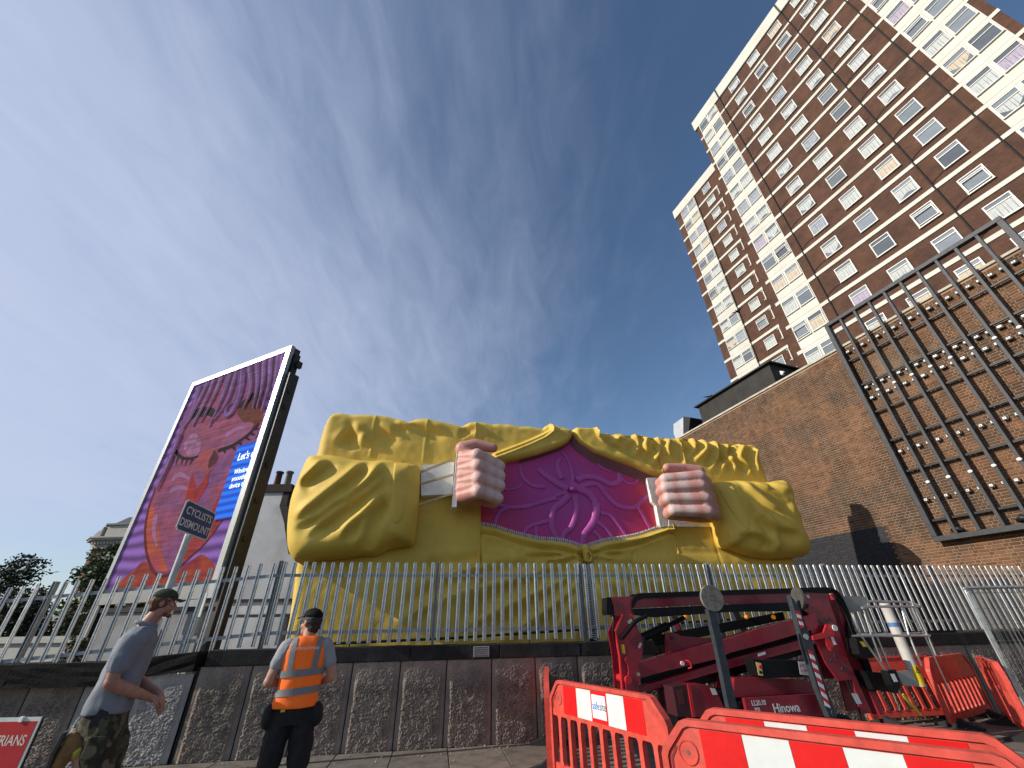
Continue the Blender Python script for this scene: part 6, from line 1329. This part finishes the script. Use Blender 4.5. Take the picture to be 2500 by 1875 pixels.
loft(bm, rings, 64); o = mk('hi_vis_vest', bm, OV, p2, smooth=True); vest = o; wrinkle(o, .007, 10, 6, (1, 1, .8))
def band(nm, z0_, z1_, off=.006, slope=.0, a0=0, a1=2*math.pi):
    bm = B(); n = 72; prev = None
    for a in np.linspace(a0, a1, n):
        col_ = []
        for z in np.linspace(z0_, z1_, 4):
            zz = z+slope*math.cos(a); cx, cy, rx, ry = vest_at(zz); p = 2.3; x = cx+(rx+off)*math.copysign(abs(math.cos(a))**(2/p), math.cos(a)); y = cy+(ry+off)*math.copysign(abs(math.sin(a))**(2/p), math.sin(a)); col_.append(bm.verts.new((x, y, zz)))
        if prev:
            for i in range(3): bm.faces.new((prev[i], col_[i], col_[i+1], prev[i+1]))
        prev = col_
    return mk(nm, bm, RTP, vest, smooth=True)
band('reflective_band', 1.222, 1.278, .010, .012); band('reflective_band', 1.083, 1.137, .010, .014)
for s in (-1, 1):
    bm = B(); prev = None
    for z in np.linspace(1.27, 1.535, 16):
        cx, cy, rx, ry = vest_at(z); xx = s*(.105+.012*(z-1.27)/.26) if z < 1.5 else s*.115; w = .026; row = []
        for x in np.linspace(xx-w, xx+w, 5):
            u = min(.999, abs((x-cx)/(rx+.008))); y = cy-(ry+.009)*(1-u**2.3)**(1/2.3); row.append(bm.verts.new((x, y, z)))
        if prev:
            for i in range(4): bm.faces.new((prev[i], row[i], row[i+1], prev[i+1]))
        prev = row
    mk('reflective_brace', bm, RTP, vest, smooth=True)
text('vest_print', 'BUILDHOLLYWOOD', .030, mat('print_white', (.85,.82,.78), .7), vest, (.0, -.1425, 1.435), (R(94), 0, R(-1)), align='CENTER', sx=.86)
SHB = mat('shorts_black', (.014,.014,.016), .85, var=.3, vscale=14, bump=.3, bscale=120)
bm = B(); loft(bm, [(0, 0, .86, .165, .125), (0, 0, .94, .172, .13), (0, 0, 1.01, .165, .12)])
for s in (-1, 1): chain(bm, [(s*.088, 0, .92), (s*.112, .005, .72), (s*.118, .01, .58)], [.108, .105, .098])
for s in (-1, 1): ellip(bm, (s*.205, -.03, .925), (.05, .085, .095))
o = blob('work_shorts', bm, SHB, p2, .010, 2); wrinkle(o, .010, 12, 1)
bm = B(); box(bm, (-.085, -.135, .975), (.035, .012, .018)); mk('belt_tag', bm, bpy.data.materials['label_yellow'], o)
for s in (-1, 1):
    bm = B(); capsule(bm, (s*.112, -.02, .05), .05, (s*.122, .16, .045), .046); capsule(bm, (s*.112, -.01, .06), .05, (s*.112, -.01, .17), .056); blob('work_boot', bm, MT['black'], p2, .012, 2)

# --- man in the grey polo shirt running to the right
p1 = thing('person', 'person in grey polo shirt, green cap and camouflage shorts running right past the fence', 'person', (-3.47, 4.4, 0), R(34))
bm = B(); HC1 = (.085, .0, 1.835); T, Rm = head(bm, HC1, R(-90), R(-4))
capsule(bm, (.0, 0, 1.62), .068, (.06, 0, 1.76), .060)
loft(bm, [(-.02, 0, .98, .115, .155), (-.02, 0, 1.08, .12, .16), (-.01, 0, 1.25, .118, .16), (.0, 0, 1.42, .13, .18), (.0, 0, 1.55, .115, .18), (.005, 0, 1.63, .08, .09)])
el_n, wr_n = (-.060, -.245, 1.245), (.215, -.10, 1.115); el_f, wr_f = (.02, .25, 1.26), (.27, .06, 1.13)
chain(bm, [(-.005, -.195, 1.56), (-.055, -.225, 1.40), el_n], [.068, .060, .047]); chain(bm, [el_n, (.06, -.19, 1.185), wr_n], [.050, .047, .031])
chain(bm, [(.005, .195, 1.56), (.015, .225, 1.40), el_f], [.068, .060, .047]); chain(bm, [el_f, wr_f], [.050, .031])
hand(bm, wr_n, (.285, -.065, 1.085), (.8, .45, -.35), (-.2, .2, -1), .55, 1.05, 1); hand(bm, wr_f, (.315, .02, 1.09), (.55, -.55, -.5), (-.3, -.2, -1), .55, 1.05, -1)
KN = (.045, -.10, .56); AN = (-.105, -.11, .80)
chain(bm, [(-.03, -.09, .98), (.02, -.10, .75), KN], [.105, .088, .064]); chain(bm, [KN, (-.03, -.105, .66), AN], [.062, .060, .042])
chain(bm, [(.0, .09, .98), (.07, .09, .74), (.09, .09, .52), (.04, .09, .30), (.0, .09, .10)], [.105, .09, .066, .060, .042]); capsule(bm, (.0, .09, .06), .04, (.15, .09, .045), .035)
capsule(bm, AN, .042, (-0.160, -.11, .77), .038)
blob('body', bm, SKN2, p1, .0075, 3); face_parts(p1, T, Rm)
hair_shell(p1, T, Rm, mat('hair_ginger', (.12,.055,.028), .7, var=.3, vscale=60), -.05)
bm = B(); capsule(bm, T(-.045, .048, -.088), .022, T(.045, .048, -.088), .022); capsule(bm, T(0, .080, -.098), .020); o = blob('beard', bm, mat('beard_ginger', (.16,.065,.03), .8, var=.3, vscale=80), p1, .006, 1); wrinkle(o, .003, 90)
cap(p1, T, Rm, mat('cap_olive', (.095,.108,.070), .85, var=.2, vscale=20), mat('brim_olive', (.12,.125,.09), .85))
POLO = mat('polo_grey', (.20,.215,.245), .85, var=.08, vscale=9, bump=.25, bscale=220)
bm = B(); loft(bm, [(-.035, 0, 1.02, .165, .195), (-.035, 0, 1.08, .165, .195), (-.02, 0, 1.25, .150, .19), (-.005, 0, 1.42, .155, .205), (-.002, 0, 1.53, .145, .205), (.0, 0, 1.60, .115, .16), (.01, 0, 1.655, .085, .09)])
def sleeve(bm, s, el):
    a = Vector((0, s*.165, 1.56)); m_ = Vector((-.045 if s < 0 else .012, s*.225, 1.42)); e_ = Vector(el); t = m_+(e_-m_)*.35; chain(bm, [tuple(a), (m_.x*.4, s*.205, 1.53), tuple(m_), tuple(t)], [.098, .098, .088, .082])
sleeve(bm, -1, el_n); sleeve(bm, 1, el_f); o = blob('polo_shirt', bm, POLO, p1, .010, 3); wrinkle(o, .013, 7.5, 4, (1, 1, .6)); shirt = o
bm = B(); tube(bm, [(.005+.083*math.cos(a), .075*math.sin(a), 1.668+.018*math.cos(a)*-1) for a in np.linspace(-2.6, 2.6, 22)], [.018]*22, 8); mk('collar', bm, POLO, shirt, smooth=True)
bm = B(); box(bm, (.142, 0, 1.54), (.012, .035, .16)); mk('placket', bm, POLO, shirt, bevel=.004)
CAMO = mat('camo', (.085,.080,.045), .9, var=.2, vscale=20, col2=(.035,.030,.020), c2scale=9, c2lo=.48, c2hi=.52, bump=.3, bscale=90)
t_ = CAMO.node_tree; b_ = t_.nodes['Principled BSDF']; src = b_.inputs['Base Color'].links[0].from_socket; tcn = t_.nodes.new('ShaderNodeTexCoord'); n_ = t_.nodes.new('ShaderNodeTexNoise'); n_.inputs['Scale'].default_value = 7; n_.noise_dimensions = '4D'; n_.inputs['W'].default_value = 4; t_.links.new(tcn.outputs['Object'], n_.inputs['Vector']); r_ = t_.nodes.new('ShaderNodeMapRange'); t_.links.new(n_.outputs[0], r_.inputs[0]); r_.inputs[1].default_value = .56; r_.inputs[2].default_value = .59; mx = t_.nodes.new('ShaderNodeMix'); mx.data_type = 'RGBA'; t_.links.new(r_.outputs[0], mx.inputs[0]); t_.links.new(src, mx.inputs[6]); mx.inputs[7].default_value = (.15,.125,.075,1); t_.links.new(mx.outputs[2], b_.inputs['Base Color'])
bm = B(); loft(bm, [(-.03, 0, .92, .145, .18), (-.03, 0, 1.0, .150, .182), (-.035, 0, 1.06, .145, .178)])
chain(bm, [(-.03, -.09, .96), (.03, -.10, .76), (.055, -.10, .665)], [.125, .122, .118]); chain(bm, [(.0, .09, .96), (.075, .09, .76), (.095, .09, .60)], [.125, .118, .11])
o = blob('camo_shorts', bm, CAMO, p1, .010, 2); wrinkle(o, .016, 9, 8); shorts = o
bm = B(); box(bm, (.0, -.222, .82), (.13, .02, .14)); pk = mk('cargo_pocket', bm, CAMO, shorts, bevel=.008); bm = B(); box(bm, (0, 0, 0), (.07, .012, .10)); mk('phone', bm, MT['black'], shorts, loc=(-.05, -.192, 1.005), rot=(R(-6), R(22), 0))
bm = B(); tube(bm, [(-0.085, -.108, .775), (-0.125, -.11, .83)], [.050, .052], 16); mk('sock', bm, mat('sock_yellow', (.50,.46,.08), .9, var=.15), p1, smooth=True)
TAN = mat('boot_tan', (.24,.125,.040), .75, var=.2, vscale=14, bump=.3, bscale=60); SOLE = mat('boot_sole', (.085,.065,.048), .85, var=.3, vscale=12)
bm = B(); capsule(bm, (-0.125, -.11, .83), .058, (-0.175, -.11, .875), .052); capsule(bm, (-0.170, -.11, .87), .05, (-0.195, -.11, .72), .050); capsule(bm, (-0.195, -.11, .72), .05, (-0.192, -.11, .655), .044); capsule(bm, (-0.135, -.11, .82), .05, (-0.185, -.11, .74), .048); bt = blob('boot', bm, TAN, p1, .009, 2)
bm = B(); prism(bm, [(-.220, .935), (-.242, .925), (-.258, .80), (-.250, .68), (-.232, .600), (-.210, .600), (-.232, .70), (-.238, .80), (-.226, .90)], -.162, -.058); mk('boot_sole', bm, SOLE, bt, bevel=.008)
bm = B(); capsule(bm, (.0, .09, .06), .055, (.16, .09, .05), .05); capsule(bm, (.0, .09, .06), .055, (.0, .09, .18), .058); b3 = blob('boot', bm, TAN, p1, .010, 2)
